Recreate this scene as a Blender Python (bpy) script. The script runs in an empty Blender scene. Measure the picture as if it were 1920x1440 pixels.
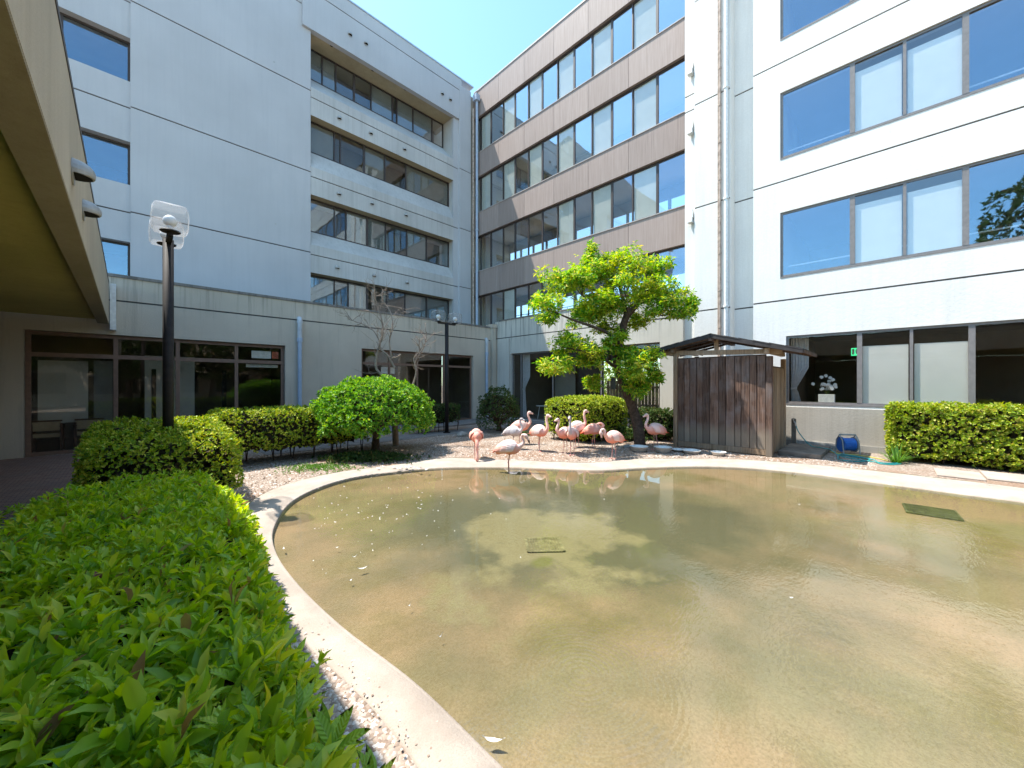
import bpy, math, random
import numpy as np
from math import radians, sin, cos, pi, sqrt, atan2
rng = np.random.default_rng(7)
random.seed(7)
R2 = sqrt(2)
# ------------------------------------------------------------------ camera, sky, sun, exposure
# World axes follow the buildings: +X runs along the left facades, +Y along the right ones.
H = 1.75
sc = bpy.context.scene
C = sc.collection
cam = bpy.data.cameras.new('camera')
cam.sensor_width = 36.0; cam.lens = 13.5; cam.clip_start = 0.05; cam.clip_end = 2000
camo = bpy.data.objects.new('camera', cam); C.objects.link(camo)
camo.location = (0, 0, H); camo.rotation_euler = (radians(90), 0, radians(-45))
sc.camera = camo
SUN = (0.27, -0.40, -1.0)                                  # travel direction of the light
L_ = sqrt(sum(c*c for c in SUN))
elev = math.asin(1/L_)
world = bpy.data.worlds.new('World'); sc.world = world; world.use_nodes = True
wn = world.node_tree.nodes; wl_ = world.node_tree.links
sky = wn.new('ShaderNodeTexSky'); sky.sky_type = 'NISHITA'; sky.sun_disc = False
sky.sun_elevation = elev; sky.sun_rotation = atan2(-SUN[0], -SUN[1])
sky.air_density = 1.0; sky.dust_density = 0.6; sky.ozone_density = 0.7
tint = wn.new('ShaderNodeMix'); tint.data_type = 'RGBA'; tint.blend_type = 'MULTIPLY'; tint.inputs[0].default_value = 1.0; tint.inputs[7].default_value = (0.84, 1.06, 1.06, 1)
wl_.new(sky.outputs[0], tint.inputs[6]); wl_.new(tint.outputs[2], wn['Background'].inputs[0]); wn['Background'].inputs[1].default_value = 0.15
sun = bpy.data.lights.new('sun', 'SUN'); sun.energy = 3.35; sun.angle = radians(0.5); sun.color = (1.0, 0.95, 0.87)
suno = bpy.data.objects.new('sun', sun); C.objects.link(suno); suno.location = (-6, 10, 40)
from mathutils import Vector, Matrix
suno.rotation_euler = Vector(SUN).to_track_quat('-Z', 'Y').to_euler()
sc.view_settings.view_transform = 'Standard'; sc.view_settings.look = 'None'
sc.view_settings.exposure = 1.46; sc.view_settings.gamma = 1.0; sc.view_settings.use_curve_mapping = False
sc.render.engine = 'CYCLES'
cy = sc.cycles
cy.use_denoising = True
cy.max_bounces = 7; cy.diffuse_bounces = 4; cy.glossy_bounces = 4; cy.transmission_bounces = 4
cy.transparent_max_bounces = 14; cy.caustics_reflective = False; cy.caustics_refractive = False
cy.sample_clamp_indirect = 6.0

def at(x, y, D):
    """World point seen at picture position (x, y of the 1920 x 1440 photograph) at depth D metres."""
    X = (x-960)/720*D; Z = H + (720-y)/720*D
    return ((D+X)/R2, (D-X)/R2, Z)
def gp(x, y, z=0.0):
    p = at(x, y, (H-z)*720/(y-720)); return (p[0], p[1], z)

# ------------------------------------------------------------------ materials
def new_mat(name):
    m = bpy.data.materials.new(name); m.use_nodes = True
    nt = m.node_tree
    for n in list(nt.nodes): nt.nodes.remove(n)
    out = nt.nodes.new('ShaderNodeOutputMaterial')
    return m, nt, out
def N(nt, t, **kw):
    n = nt.nodes.new(t)
    for k, v in kw.items():
        if k.startswith('i_'):
            n.inputs[int(k[2:]) if k[2:].isdigit() else k[2:].replace('_', ' ')].default_value = v
        else: setattr(n, k, v)
    return n
def ramp(nt, src, stops, interp='LINEAR'):
    r = nt.nodes.new('ShaderNodeValToRGB'); r.color_ramp.interpolation = interp
    e = r.color_ramp.elements
    while len(e) < len(stops): e.new(0.5)
    for k, (p, c) in enumerate(stops):
        e[k].position = p; e[k].color = (c, c, c, 1) if not hasattr(c, '__len__') else (*c, 1)
    nt.links.new(src, r.inputs[0]); return r.outputs[0]
def mix(nt, fac, a, b, mode='MIX'):
    m = nt.nodes.new('ShaderNodeMix'); m.data_type = 'RGBA'; m.blend_type = mode
    for s, v in ((m.inputs[0], fac), (m.inputs[6], a), (m.inputs[7], b)):
        if hasattr(v, 'links'): nt.links.new(v, s)
        elif hasattr(v, '__len__'): s.default_value = (*v, 1)
        else: s.default_value = v
    return m.outputs[2]
def coords(nt, scale=(1, 1, 1), rot=(0, 0, 0)):
    g = nt.nodes.new('ShaderNodeNewGeometry')
    mp = nt.nodes.new('ShaderNodeMapping'); mp.inputs['Scale'].default_value = scale; mp.inputs['Rotation'].default_value = rot
    nt.links.new(g.outputs['Position'], mp.inputs[0]); return mp.outputs[0]
def noise(nt, vec, scale, detail=4, rough=0.55, dist=0.0):
    n = N(nt, 'ShaderNodeTexNoise'); n.inputs['Scale'].default_value = scale; n.inputs['Detail'].default_value = detail
    n.inputs['Roughness'].default_value = rough; n.inputs['Distortion'].default_value = dist
    nt.links.new(vec, n.inputs['Vector']); return n.outputs[0]
def principled(nt, out, col, rough=0.8, spec=0.3, metal=0.0, bump=None, bdist=0.01, bstr=0.5):
    p = nt.nodes.new('ShaderNodeBsdfPrincipled')
    if hasattr(col, 'links'): nt.links.new(col, p.inputs['Base Color'])
    else: p.inputs['Base Color'].default_value = (*col, 1)
    if hasattr(rough, 'links'): nt.links.new(rough, p.inputs['Roughness'])
    else: p.inputs['Roughness'].default_value = rough
    p.inputs['Specular IOR Level'].default_value = spec; p.inputs['Metallic'].default_value = metal
    if bump is not None:
        b = nt.nodes.new('ShaderNodeBump'); b.inputs['Strength'].default_value = bstr; b.inputs['Distance'].default_value = bdist
        nt.links.new(bump, b.inputs['Height']); nt.links.new(b.outputs[0], p.inputs['Normal'])
    nt.links.new(p.outputs[0], out.inputs[0]); return p

def stucco(name, col, stain, grain=60, bd=0.006, stain_amt=0.5, streak=True, fine=0.1, vary=0.16, thr=(0.5, 0.75), drip=None):
    m, nt, out = new_mat(name)
    v = coords(nt)
    big = noise(nt, v, 0.5, 5)
    c = mix(nt, ramp(nt, big, [(0.3, 0.0), (0.7, 1.0)]), tuple(x*(1-vary) for x in col), tuple(min(1, x*(1+vary*0.5)) for x in col))
    if streak:
        sv = coords(nt, (2.6, 2.6, 0.16))
        s = ramp(nt, noise(nt, sv, 1.6, 6, 0.65), [(thr[0], 0.0), (thr[1], stain_amt)])
        c = mix(nt, s, c, stain)
        sv2 = coords(nt, (9, 9, 0.3))
        s2 = ramp(nt, noise(nt, sv2, 1.3, 4, 0.6), [(0.50, 0.0), (0.62, stain_amt*1.1)])
        if drip:
            sz = N(nt, 'ShaderNodeSeparateXYZ'); nt.links.new(v, sz.inputs[0])
            jit = N(nt, 'ShaderNodeMath', operation='MULTIPLY_ADD'); jit.inputs[1].default_value = 1.6; nt.links.new(noise(nt, coords(nt, (5, 5, 0.01)), 1.0, 3), jit.inputs[0]); nt.links.new(sz.outputs[2], jit.inputs[2])
            dv = N(nt, 'ShaderNodeMath', operation='MULTIPLY'); dv.inputs[1].default_value = 0.1; nt.links.new(jit.outputs[0], dv.inputs[0])
            s2 = mix(nt, 1.0, s2, ramp(nt, dv.outputs[0], [(drip[0]*.1, 0.06), (drip[1]*.1, 1.0)]), 'MULTIPLY')
        else: s2 = mix(nt, 1.0, s2, (0.35, 0.35, 0.35), 'MULTIPLY')
        c = mix(nt, s2, c, stain)
    f = noise(nt, v, grain, 3, 0.6)
    c = mix(nt, ramp(nt, f, [(0.3, 0.0), (0.7, fine)]), c, tuple(x*0.5 for x in col))
    principled(nt, out, c, 0.9, 0.15, bump=noise(nt, v, grain*0.6, 4, 0.65), bdist=bd, bstr=0.8)
    return m
def plain(name, col, rough=0.6, spec=0.3, metal=0.0, var=0.12, scale=12, bump=0.0):
    m, nt, out = new_mat(name)
    v = coords(nt)
    n = noise(nt, v, scale, 4)
    c = mix(nt, ramp(nt, n, [(0.3, 0.0), (0.7, 1.0)]), tuple(x*(1-var) for x in col), tuple(min(1, x*(1+var)) for x in col))
    principled(nt, out, c, rough, spec, metal, bump=noise(nt, v, scale*4) if bump else None, bdist=bump or 0.001)
    return m
def schlick(nt, f0, normal=None):
    lw = nt.nodes.new('ShaderNodeLayerWeight'); lw.inputs[0].default_value = 0.5
    if normal is not None: nt.links.new(normal, lw.inputs['Normal'])
    p = nt.nodes.new('ShaderNodeMath'); p.operation = 'POWER'; p.inputs[1].default_value = 5.0; nt.links.new(lw.outputs['Facing'], p.inputs[0])
    a = nt.nodes.new('ShaderNodeMath'); a.operation = 'MULTIPLY_ADD'; a.use_clamp = True; a.inputs[1].default_value = 1-f0; a.inputs[2].default_value = f0
    nt.links.new(p.outputs[0], a.inputs[0]); return a.outputs[0]
def glass(name, base, tint=(0.86, 0.9, 0.9), ref=(1, 1, 1), wob=0.0):
    m, nt, out = new_mat(name)
    tr = N(nt, 'ShaderNodeBsdfTransparent'); tr.inputs[0].default_value = (*tint, 1)
    gl = N(nt, 'ShaderNodeBsdfGlossy'); gl.inputs['Roughness'].default_value = 0.015; gl.inputs[0].default_value = (*ref, 1)
    if wob:
        b = N(nt, 'ShaderNodeBump'); b.inputs['Distance'].default_value = wob; b.inputs['Strength'].default_value = 1
        nt.links.new(noise(nt, coords(nt), 0.8, 2), b.inputs['Height']); nt.links.new(b.outputs[0], gl.inputs['Normal'])
    sf = schlick(nt, base+0.04)
    mx = N(nt, 'ShaderNodeMixShader')
    nt.links.new(sf, mx.inputs[0]); nt.links.new(tr.outputs[0], mx.inputs[1]); nt.links.new(gl.outputs[0], mx.inputs[2])
    nt.links.new(mx.outputs[0], out.inputs[0]); return m
def leafmat(name, stops, trans=0.35, rough=0.45, spec=0.35, patch=None, pscale=0.8):
    m, nt, out = new_mat(name)
    g = N(nt, 'ShaderNodeNewGeometry')
    c = ramp(nt, g.outputs['Random Per Island'], stops)
    if patch:
        pn = noise(nt, g.outputs['Position'], pscale, 3)
        c = mix(nt, ramp(nt, pn, [(0.48, 0.0), (0.68, patch[1])]), c, patch[0])
    p = N(nt, 'ShaderNodeBsdfPrincipled'); nt.links.new(c, p.inputs['Base Color'])
    p.inputs['Roughness'].default_value = rough; p.inputs['Specular IOR Level'].default_value = spec
    t = N(nt, 'ShaderNodeBsdfTranslucent')
    hs = N(nt, 'ShaderNodeHueSaturation'); hs.inputs['Saturation'].default_value = 1.15; hs.inputs['Value'].default_value = 1.5; hs.inputs['Hue'].default_value = 0.485
    nt.links.new(c, hs.inputs['Color']); nt.links.new(hs.outputs[0], t.inputs[0])
    mx = N(nt, 'ShaderNodeMixShader'); mx.inputs[0].default_value = trans
    nt.links.new(p.outputs[0], mx.inputs[1]); nt.links.new(t.outputs[0], mx.inputs[2]); nt.links.new(mx.outputs[0], out.inputs[0])
    return m

M = {}
M['white_wall'] = stucco('white_stucco', (0.80, 0.79, 0.76), (0.50, 0.47, 0.42), 22, 0.0055, 0.22, vary=0.06, fine=0.12)
M['blue_wall'] = stucco('pale_grey_render', (0.52, 0.52, 0.53), (0.38, 0.39, 0.41), 70, 0.004, 0.22, vary=0.08, thr=(0.5, 0.8))
M['band_wall'] = stucco('weathered_render', (0.55, 0.54, 0.52), (0.34, 0.33, 0.31), 60, 0.005, 0.45)
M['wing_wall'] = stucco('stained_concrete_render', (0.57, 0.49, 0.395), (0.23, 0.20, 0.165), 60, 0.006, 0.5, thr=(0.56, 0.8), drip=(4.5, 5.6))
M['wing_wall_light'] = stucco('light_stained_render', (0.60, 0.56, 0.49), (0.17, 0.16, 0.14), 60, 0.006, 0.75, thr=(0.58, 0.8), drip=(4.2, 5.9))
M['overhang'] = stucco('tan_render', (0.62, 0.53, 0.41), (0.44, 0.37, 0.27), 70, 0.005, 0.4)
M['soffit'] = stucco('yellow_soffit', (0.56, 0.48, 0.17), (0.40, 0.32, 0.10), 30, 0.004, 0.4)  # yellow base colour over the whole underside
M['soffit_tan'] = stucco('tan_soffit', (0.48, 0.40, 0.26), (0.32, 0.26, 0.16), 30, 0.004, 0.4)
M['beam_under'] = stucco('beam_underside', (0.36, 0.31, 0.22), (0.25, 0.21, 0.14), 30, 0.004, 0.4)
M['lower_wall'] = stucco('beige_lower_render', (0.46, 0.42, 0.36), (0.26, 0.23, 0.19), 30, 0.006, 0.4)
M['groove'] = plain('groove_sealant', (0.10, 0.10, 0.10), 0.9)
M['coping'] = stucco('dirty_coping', (0.24, 0.22, 0.20), (0.07, 0.065, 0.06), 40, 0.006, 0.8)
M['plinth'] = stucco('plinth_concrete', (0.40, 0.38, 0.34), (0.16, 0.15, 0.13), 50, 0.006, 0.8)
def cladmat():
    m, nt, out = new_mat('brown_cladding')
    g = N(nt, 'ShaderNodeNewGeometry')
    oi = N(nt, 'ShaderNodeObjectInfo')
    v = coords(nt, (14, 14, 0.5))
    s = noise(nt, v, 1.5, 6, 0.7)
    c = mix(nt, ramp(nt, s, [(0.3, 0.0), (0.75, 1.0)]), (0.255, 0.195, 0.17), (0.385, 0.31, 0.275))
    c = mix(nt, ramp(nt, noise(nt, coords(nt), 0.7, 4), [(0.4, 0.0), (0.75, 0.5)]), c, (0.33, 0.255, 0.22))
    hv = N(nt, 'ShaderNodeHueSaturation')
    mr = N(nt, 'ShaderNodeMapRange'); mr.inputs[3].default_value = 0.90; mr.inputs[4].default_value = 1.1
    nt.links.new(oi.outputs['Random'], mr.inputs[0]); nt.links.new(mr.outputs[0], hv.inputs['Value']); nt.links.new(c, hv.inputs['Color'])
    principled(nt, out, hv.outputs[0], 0.62, 0.3, bump=noise(nt, coords(nt), 90, 3), bdist=0.002)
    return m
M['clad'] = cladmat()
M['clad_cap'] = plain('pale_cap', (0.50, 0.46, 0.44), 0.5)
M['frame_dark'] = plain('dark_bronze_frame', (0.055, 0.042, 0.038), 0.45, 0.4)
M['frame_brown'] = plain('brown_timber_frame', (0.20, 0.12, 0.085), 0.55, 0.3)
M['frame_grey'] = plain('grey_aluminium_frame', (0.20, 0.185, 0.18), 0.45, 0.4)
M['glass_up'] = glass('reflective_blue_glass', 0.14, (0.95, 0.97, 0.98), (0.62, 0.82, 1.0), wob=0.004)
M['glass_sky'] = glass('sky_mirroring_glass', 0.30, (0.95, 0.97, 0.98), (0.75, 0.90, 1.0), wob=0.004)
M['glass_clear'] = glass('clear_window_glass', 0.05, (0.92, 0.95, 0.96), (0.85, 0.93, 1.0), wob=0.003)
M['glass_dark'] = glass('shop_window_glass', 0.0, (0.92, 0.92, 0.90), wob=0.002)
M['blind'] = plain('beige_blind', (0.74, 0.68, 0.57), 0.8, var=0.05, scale=3)
M['blind_white'] = plain('white_roller_blind', (0.93, 0.90, 0.86), 0.8, var=0.04, scale=2)
M['blind_grey'] = plain('grey_blind', (0.21, 0.20, 0.18), 0.8, var=0.1, scale=2)
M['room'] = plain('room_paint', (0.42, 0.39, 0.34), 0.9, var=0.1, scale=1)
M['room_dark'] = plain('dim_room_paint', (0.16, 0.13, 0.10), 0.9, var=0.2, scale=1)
M['ceiling'] = plain('room_ceiling', (0.62, 0.60, 0.56), 0.9, var=0.05, scale=1)
M['room_floor'] = plain('room_floor', (0.20, 0.15, 0.11), 0.5)
M['curtain'] = plain('grey_curtain', (0.62, 0.61, 0.63), 0.9)
M['white'] = plain('white_paint', (0.78, 0.77, 0.75), 0.5)
M['petal'] = plain('white_petal', (0.85, 0.85, 0.86), 0.6)
M['red_paper'] = plain('red_print_paper', (0.55, 0.12, 0.07), 0.7, var=0.5, scale=60)
M['pvc'] = plain('grey_pvc_pipe', (0.50, 0.51, 0.53), 0.45, 0.4, var=0.15, scale=4)
M['pvc_blue'] = plain('blue_grey_pipe', (0.38, 0.45, 0.55), 0.4, 0.4, var=0.1, scale=4)
M['rust_pipe'] = plain('rusting_pipe', (0.42, 0.33, 0.27), 0.7, var=0.4, scale=6)
M['steel_vent'] = plain('galvanised_vent', (0.42, 0.41, 0.39), 0.45, 0.5, 0.3)
M['black'] = plain('black_metal', (0.02, 0.016, 0.015), 0.65, 0.3, var=0.3)
M['void_shade'] = plain('opening_shade', (0.012, 0.011, 0.010), 0.9)  # near-black faces painting the shade inside openings
M['bulb'] = plain('white_globe', (0.85, 0.85, 0.84), 0.35)
def acryl():
    m, nt, out = new_mat('clear_acrylic')
    tr = N(nt, 'ShaderNodeBsdfTransparent'); tr.inputs[0].default_value = (0.93, 0.92, 0.91, 1)
    p = N(nt, 'ShaderNodeBsdfPrincipled'); p.inputs['Base Color'].default_value = (0.8, 0.77, 0.75, 1); p.inputs['Roughness'].default_value = 0.1
    t2 = N(nt, 'ShaderNodeBsdfTranslucent'); t2.inputs[0].default_value = (0.9, 0.87, 0.85, 1)
    m2 = N(nt, 'ShaderNodeMixShader'); m2.inputs[0].default_value = 0.5
    nt.links.new(p.outputs[0], m2.inputs[1]); nt.links.new(t2.outputs[0], m2.inputs[2])
    lw = N(nt, 'ShaderNodeLayerWeight'); lw.inputs[0].default_value = 0.35
    r = ramp(nt, lw.outputs['Facing'], [(0.0, 0.07), (0.55, 0.15), (1.0, 0.8)])
    mx = N(nt, 'ShaderNodeMixShader'); nt.links.new(r, mx.inputs[0]); nt.links.new(tr.outputs[0], mx.inputs[1]); nt.links.new(m2.outputs[0], mx.inputs[2])
    nt.links.new(mx.outputs[0], out.inputs[0]); return m
M['acrylic'] = acryl()
def woodmat(name, dark, light, grey, base_grey=False):
    m, nt, out = new_mat(name)
    oi = N(nt, 'ShaderNodeObjectInfo')
    g = N(nt, 'ShaderNodeNewGeometry')
    mp = N(nt, 'ShaderNodeMapping'); mp.inputs['Scale'].default_value = (22, 22, 0.9)
    ad = N(nt, 'ShaderNodeVectorMath', operation='ADD'); nt.links.new(g.outputs['Position'], ad.inputs[0])
    cmb = N(nt, 'ShaderNodeCombineXYZ'); mm = N(nt, 'ShaderNodeMath', operation='MULTIPLY'); mm.inputs[1].default_value = 37.0
    nt.links.new(oi.outputs['Random'], mm.inputs[0]); nt.links.new(mm.outputs[0], cmb.inputs[2]); nt.links.new(cmb.outputs[0], ad.inputs[1])
    nt.links.new(ad.outputs[0], mp.inputs[0])
    s = noise(nt, mp.outputs[0], 1.6, 8, 0.7, 0.6)
    c = mix(nt, ramp(nt, s, [(0.36, 0.0), (0.66, 1.0)]), dark, light)
    s2 = noise(nt, ad.outputs[0], 2.2, 5, 0.6)
    c = mix(nt, ramp(nt, s2, [(0.45, 0.0), (0.7, 0.75)]), c, grey)
    if base_grey:
        sx = N(nt, 'ShaderNodeSeparateXYZ'); nt.links.new(g.outputs['Position'], sx.inputs[0])
        nz = N(nt, 'ShaderNodeMath', operation='MULTIPLY'); nz.inputs[1].default_value = 0.5; nt.links.new(s, nz.inputs[0])
        a2 = N(nt, 'ShaderNodeMath', operation='ADD'); nt.links.new(sx.outputs[2], a2.inputs[0]); nt.links.new(nz.outputs[0], a2.inputs[1])
        c = mix(nt, ramp(nt, a2.outputs[0], [(0.72, 0.9), (1.0, 0.0)]), c, (0.21, 0.175, 0.135))
    hv = N(nt, 'ShaderNodeHueSaturation')
    mr = N(nt, 'ShaderNodeMapRange'); mr.inputs[3].default_value = 0.65; mr.inputs[4].default_value = 1.35
    nt.links.new(oi.outputs['Random'], mr.inputs[0]); nt.links.new(mr.outputs[0], hv.inputs['Value']); nt.links.new(c, hv.inputs['Color'])
    principled(nt, out, hv.outputs[0], 0.85, 0.2, bump=s, bdist=0.006, bstr=0.8)
    return m
M['wood'] = woodmat('weathered_boards', (0.04, 0.022, 0.016), (0.21, 0.13, 0.095), (0.19, 0.16, 0.15), True)
M['wood_pale'] = woodmat('pale_weathered_timber', (0.17, 0.115, 0.07), (0.42, 0.30, 0.20), (0.30, 0.24, 0.18))
M['roofing'] = plain('dark_roofing', (0.05, 0.045, 0.045), 0.8, var=0.3, scale=9, bump=0.004)
M['hose_teal'] = plain('teal_hose', (0.02, 0.30, 0.30), 0.35, 0.5)
M['hose_yellow'] = plain('yellow_hose', (0.50, 0.45, 0.10), 0.4, 0.5)
M['reel_blue'] = plain('blue_plastic', (0.01, 0.13, 0.48), 0.4, 0.5)
M['reel_grey'] = plain('grey_plastic', (0.30, 0.31, 0.30), 0.5)
M['metal'] = plain('chrome_tap', (0.6, 0.58, 0.55), 0.3, 0.5, 0.7)
M['bowl'] = plain('white_enamel', (0.72, 0.70, 0.66), 0.35, 0.5)
M['bark'] = plain('tree_bark', (0.09, 0.062, 0.045), 0.9, var=0.45, scale=14, bump=0.02)
M['deadwood'] = plain('dead_twig_bark', (0.30, 0.23, 0.18), 0.9, var=0.35, scale=9, bump=0.01)
M['twig'] = plain('twig_shade_fill', (0.055, 0.045, 0.025), 0.95, var=0.6, scale=30, bump=0.03)  # dark fill for dense twigs and the shade inside hedges and bushes
M['stone'] = plain('garden_stone', (0.33, 0.31, 0.28), 0.85, var=0.3, scale=7, bump=0.02)
M['dark_chair'] = plain('dark_chair_wood', (0.10, 0.055, 0.035), 0.5)
M['upholstery'] = plain('beige_upholstery', (0.36, 0.27, 0.17), 0.8)
M['exit_green'] = plain('exit_green', (0.02, 0.42, 0.18), 0.5)
M['feather'] = plain('white_feather', (0.80, 0.78, 0.74), 0.8)
M['soil_plain'] = plain('damp_soil', (0.10, 0.07, 0.05), 0.95, var=0.4, scale=10, bump=0.02)
M['slab'] = plain('old_concrete_slab', (0.19, 0.16, 0.13), 0.9, var=0.35, scale=5, bump=0.008)
M['asphalt'] = plain('terrace_concrete', (0.20, 0.18, 0.165), 0.9, var=0.25, scale=5, bump=0.005)
# foliage
M['leaf_near'] = leafmat('azalea_leaf', [(0.0, (0.12, 0.27, 0.03)), (0.3, (0.33, 0.54, 0.05)), (0.75, (0.47, 0.63, 0.06)), (0.975, (0.70, 0.72, 0.12)), (0.985, (0.34, 0.20, 0.10))], 0.48, 0.36, 0.5, ((0.50, 0.60, 0.06), 0.75), 1.3)
M['leaf_hedge'] = leafmat('hedge_leaf', [(0.0, (0.10, 0.21, 0.015)), (0.35, (0.25, 0.40, 0.025)), (0.75, (0.50, 0.56, 0.045)), (1.0, (0.68, 0.64, 0.12))], 0.22, 0.5, 0.3)
M['leaf_bush'] = leafmat('bush_leaf', [(0.0, (0.05, 0.18, 0.025)), (0.45, (0.15, 0.38, 0.035)), (0.85, (0.32, 0.54, 0.05)), (1.0, (0.50, 0.58, 0.09))], 0.32, 0.45, 0.35)
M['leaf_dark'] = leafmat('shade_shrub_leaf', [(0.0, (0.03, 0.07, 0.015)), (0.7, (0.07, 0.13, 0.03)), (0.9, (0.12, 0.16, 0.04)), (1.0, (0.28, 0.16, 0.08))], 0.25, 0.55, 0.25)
M['leaf_tree'] = leafmat('maple_leaf', [(0.0, (0.04, 0.17, 0.02)), (0.4, (0.16, 0.40, 0.03)), (0.75, (0.44, 0.60, 0.04)), (1.0, (0.72, 0.60, 0.13))], 0.42, 0.45, 0.3, ((0.40, 0.38, 0.05), 0.5), 1.4)
M['leaf_right'] = leafmat('euonymus_leaf', [(0.0, (0.12, 0.22, 0.015)), (0.4, (0.26, 0.38, 0.025)), (0.8, (0.46, 0.50, 0.05)), (1.0, (0.58, 0.52, 0.14))], 0.35, 0.45, 0.35)
M['grass'] = leafmat('grass_blade', [(0.0, (0.05, 0.16, 0.02)), (1.0, (0.16, 0.32, 0.05))], 0.3)

# ground, pool
def groundmat():
    m, nt, out = new_mat('gravel_and_soil')
    v = coords(nt)
    vo = N(nt, 'ShaderNodeTexVoronoi'); vo.inputs['Scale'].default_value = 34; nt.links.new(v, vo.inputs['Vector'])
    c = ramp(nt, vo.outputs['Color'], [(0.0, (0.19, 0.135, 0.10)), (0.5, (0.32, 0.25, 0.20)), (1.0, (0.50, 0.43, 0.37))])
    big = noise(nt, v, 0.8, 5)
    c = mix(nt, ramp(nt, big, [(0.46, 0.0), (0.62, 0.65)]), c, (0.27, 0.165, 0.105))
    c = mix(nt, ramp(nt, noise(nt, v, 3, 6, 0.7), [(0.56, 0.0), (0.75, 0.6)]), c, (0.13, 0.085, 0.055))
    h = N(nt, 'ShaderNodeMath', operation='SUBTRACT'); h.inputs[0].default_value = 1.0; nt.links.new(vo.outputs['Distance'], h.inputs[1])
    principled(nt, out, c, 0.95, 0.15, bump=h.outputs[0], bdist=0.02, bstr=0.9)
    return m
M['ground'] = groundmat()
def kerbmat():
    m, nt, out = new_mat('kerb_concrete')
    v = coords(nt)
    c = mix(nt, ramp(nt, noise(nt, v, 2.0, 6, 0.65), [(0.35, 0.0), (0.7, 1.0)]), (0.36, 0.30, 0.25), (0.50, 0.43, 0.365))
    c = mix(nt, ramp(nt, noise(nt, v, 120, 3), [(0.45, 0.0), (0.75, 0.4)]), c, (0.28, 0.22, 0.18))
    principled(nt, out, c, 0.95, 0.15, bump=noise(nt, v, 90, 4, 0.7), bdist=0.006, bstr=0.7)
    return m
M['kerb'] = kerbmat()
def brickmat():
    m, nt, out = new_mat('brick_paving')
    v = coords(nt, (1, 1, 1))
    b = N(nt, 'ShaderNodeTexBrick'); b.inputs['Scale'].default_value = 4.5
    b.inputs['Color1'].default_value = (0.27, 0.15, 0.115, 1); b.inputs['Color2'].default_value = (0.34, 0.22, 0.17, 1); b.inputs['Mortar'].default_value = (0.09, 0.075, 0.065, 1)
    nt.links.new(v, b.inputs['Vector'])
    c = mix(nt, ramp(nt, noise(nt, v, 1.3, 5), [(0.45, 0.0), (0.7, 0.6)]), b.outputs[0], (0.20, 0.15, 0.13))
    principled(nt, out, c, 0.85, 0.2, bump=b.outputs[1], bdist=-0.004)
    return m
M['brick'] = brickmat()
def poolmat():
    m, nt, out = new_mat('algae_stained_pool_floor')
    v = coords(nt)
    n1 = noise(nt, v, 0.55, 5, 0.6)
    c = mix(nt, ramp(nt, n1, [(0.42, 0.0), (0.58, 1.0)]), (0.385, 0.275, 0.178), (0.28, 0.24, 0.142))
    n2 = noise(nt, v, 0.9, 6, 0.65)
    c = mix(nt, ramp(nt, n2, [(0.52, 0.0), (0.68, 0.6)]), c, (0.150, 0.130, 0.028))
    # long brushed streaks of algae towards the far right
    n3 = noise(nt, coords(nt, (0.35, 2.2, 1), (0, 0, radians(35))), 1.4, 5)
    c = mix(nt, ramp(nt, n3, [(0.5, 0.0), (0.75, 0.45)]), c, (0.37, 0.26, 0.175))
    # the grey-green basin and the scrubbed pale patch in it
    def blob(cx, cy, rx, ry, amp, sc_, lo, hi, rot=0.0):
        g = N(nt, 'ShaderNodeNewGeometry')
        sub = N(nt, 'ShaderNodeVectorMath', operation='SUBTRACT'); sub.inputs[1].default_value = (cx, cy, 0); nt.links.new(g.outputs['Position'], sub.inputs[0])
        mp = N(nt, 'ShaderNodeMapping'); mp.vector_type = 'TEXTURE'; mp.inputs['Scale'].default_value = (rx, ry, 100); mp.inputs['Rotation'].default_value = (0, 0, rot); nt.links.new(sub.outputs[0], mp.inputs[0])
        ln = N(nt, 'ShaderNodeVectorMath', operation='LENGTH'); nt.links.new(mp.outputs[0], ln.inputs[0])
        ns = noise(nt, v, sc_, 6, 0.62)
        a = N(nt, 'ShaderNodeMath', operation='MULTIPLY_ADD'); a.inputs[1].default_value = amp; nt.links.new(ns, a.inputs[0]); nt.links.new(ln.outputs['Value'], a.inputs[2])
        h_ = N(nt, 'ShaderNodeMath', operation='MULTIPLY'); h_.inputs[1].default_value = 0.4; nt.links.new(a.outputs[0], h_.inputs[0])
        return ramp(nt, h_.outputs[0], [(lo*.4, 1.0), (hi*.4, 0.0)])
    c = mix(nt, blob(4.3, 2.9, 3.6, 3.0, 1.3, 0.8, 1.1, 1.75, radians(-45)), c, (0.115, 0.118, 0.078))
    pale = blob(3.45, 3.0, 1.9, 2.6, 2.0, 1.3, 1.32, 1.56, radians(-45))
    c = mix(nt, pale, c, (0.26, 0.235, 0.14))
    c = mix(nt, blob(3.0, 2.55, 0.26, 0.18, 0.8, 3, 0.8, 1.1), c, (0.16, 0.17, 0.06))
    sp = noise(nt, v, 60, 5, 0.8)
    c = mix(nt, ramp(nt, sp, [(0.4, 0.0), (0.7, 0.6)]), c, (0.12, 0.09, 0.04))
    principled(nt, out, c, 0.9, 0.1, bump=noise(nt, v, 40, 4), bdist=0.004)
    return m
M['pool'] = poolmat()
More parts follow.
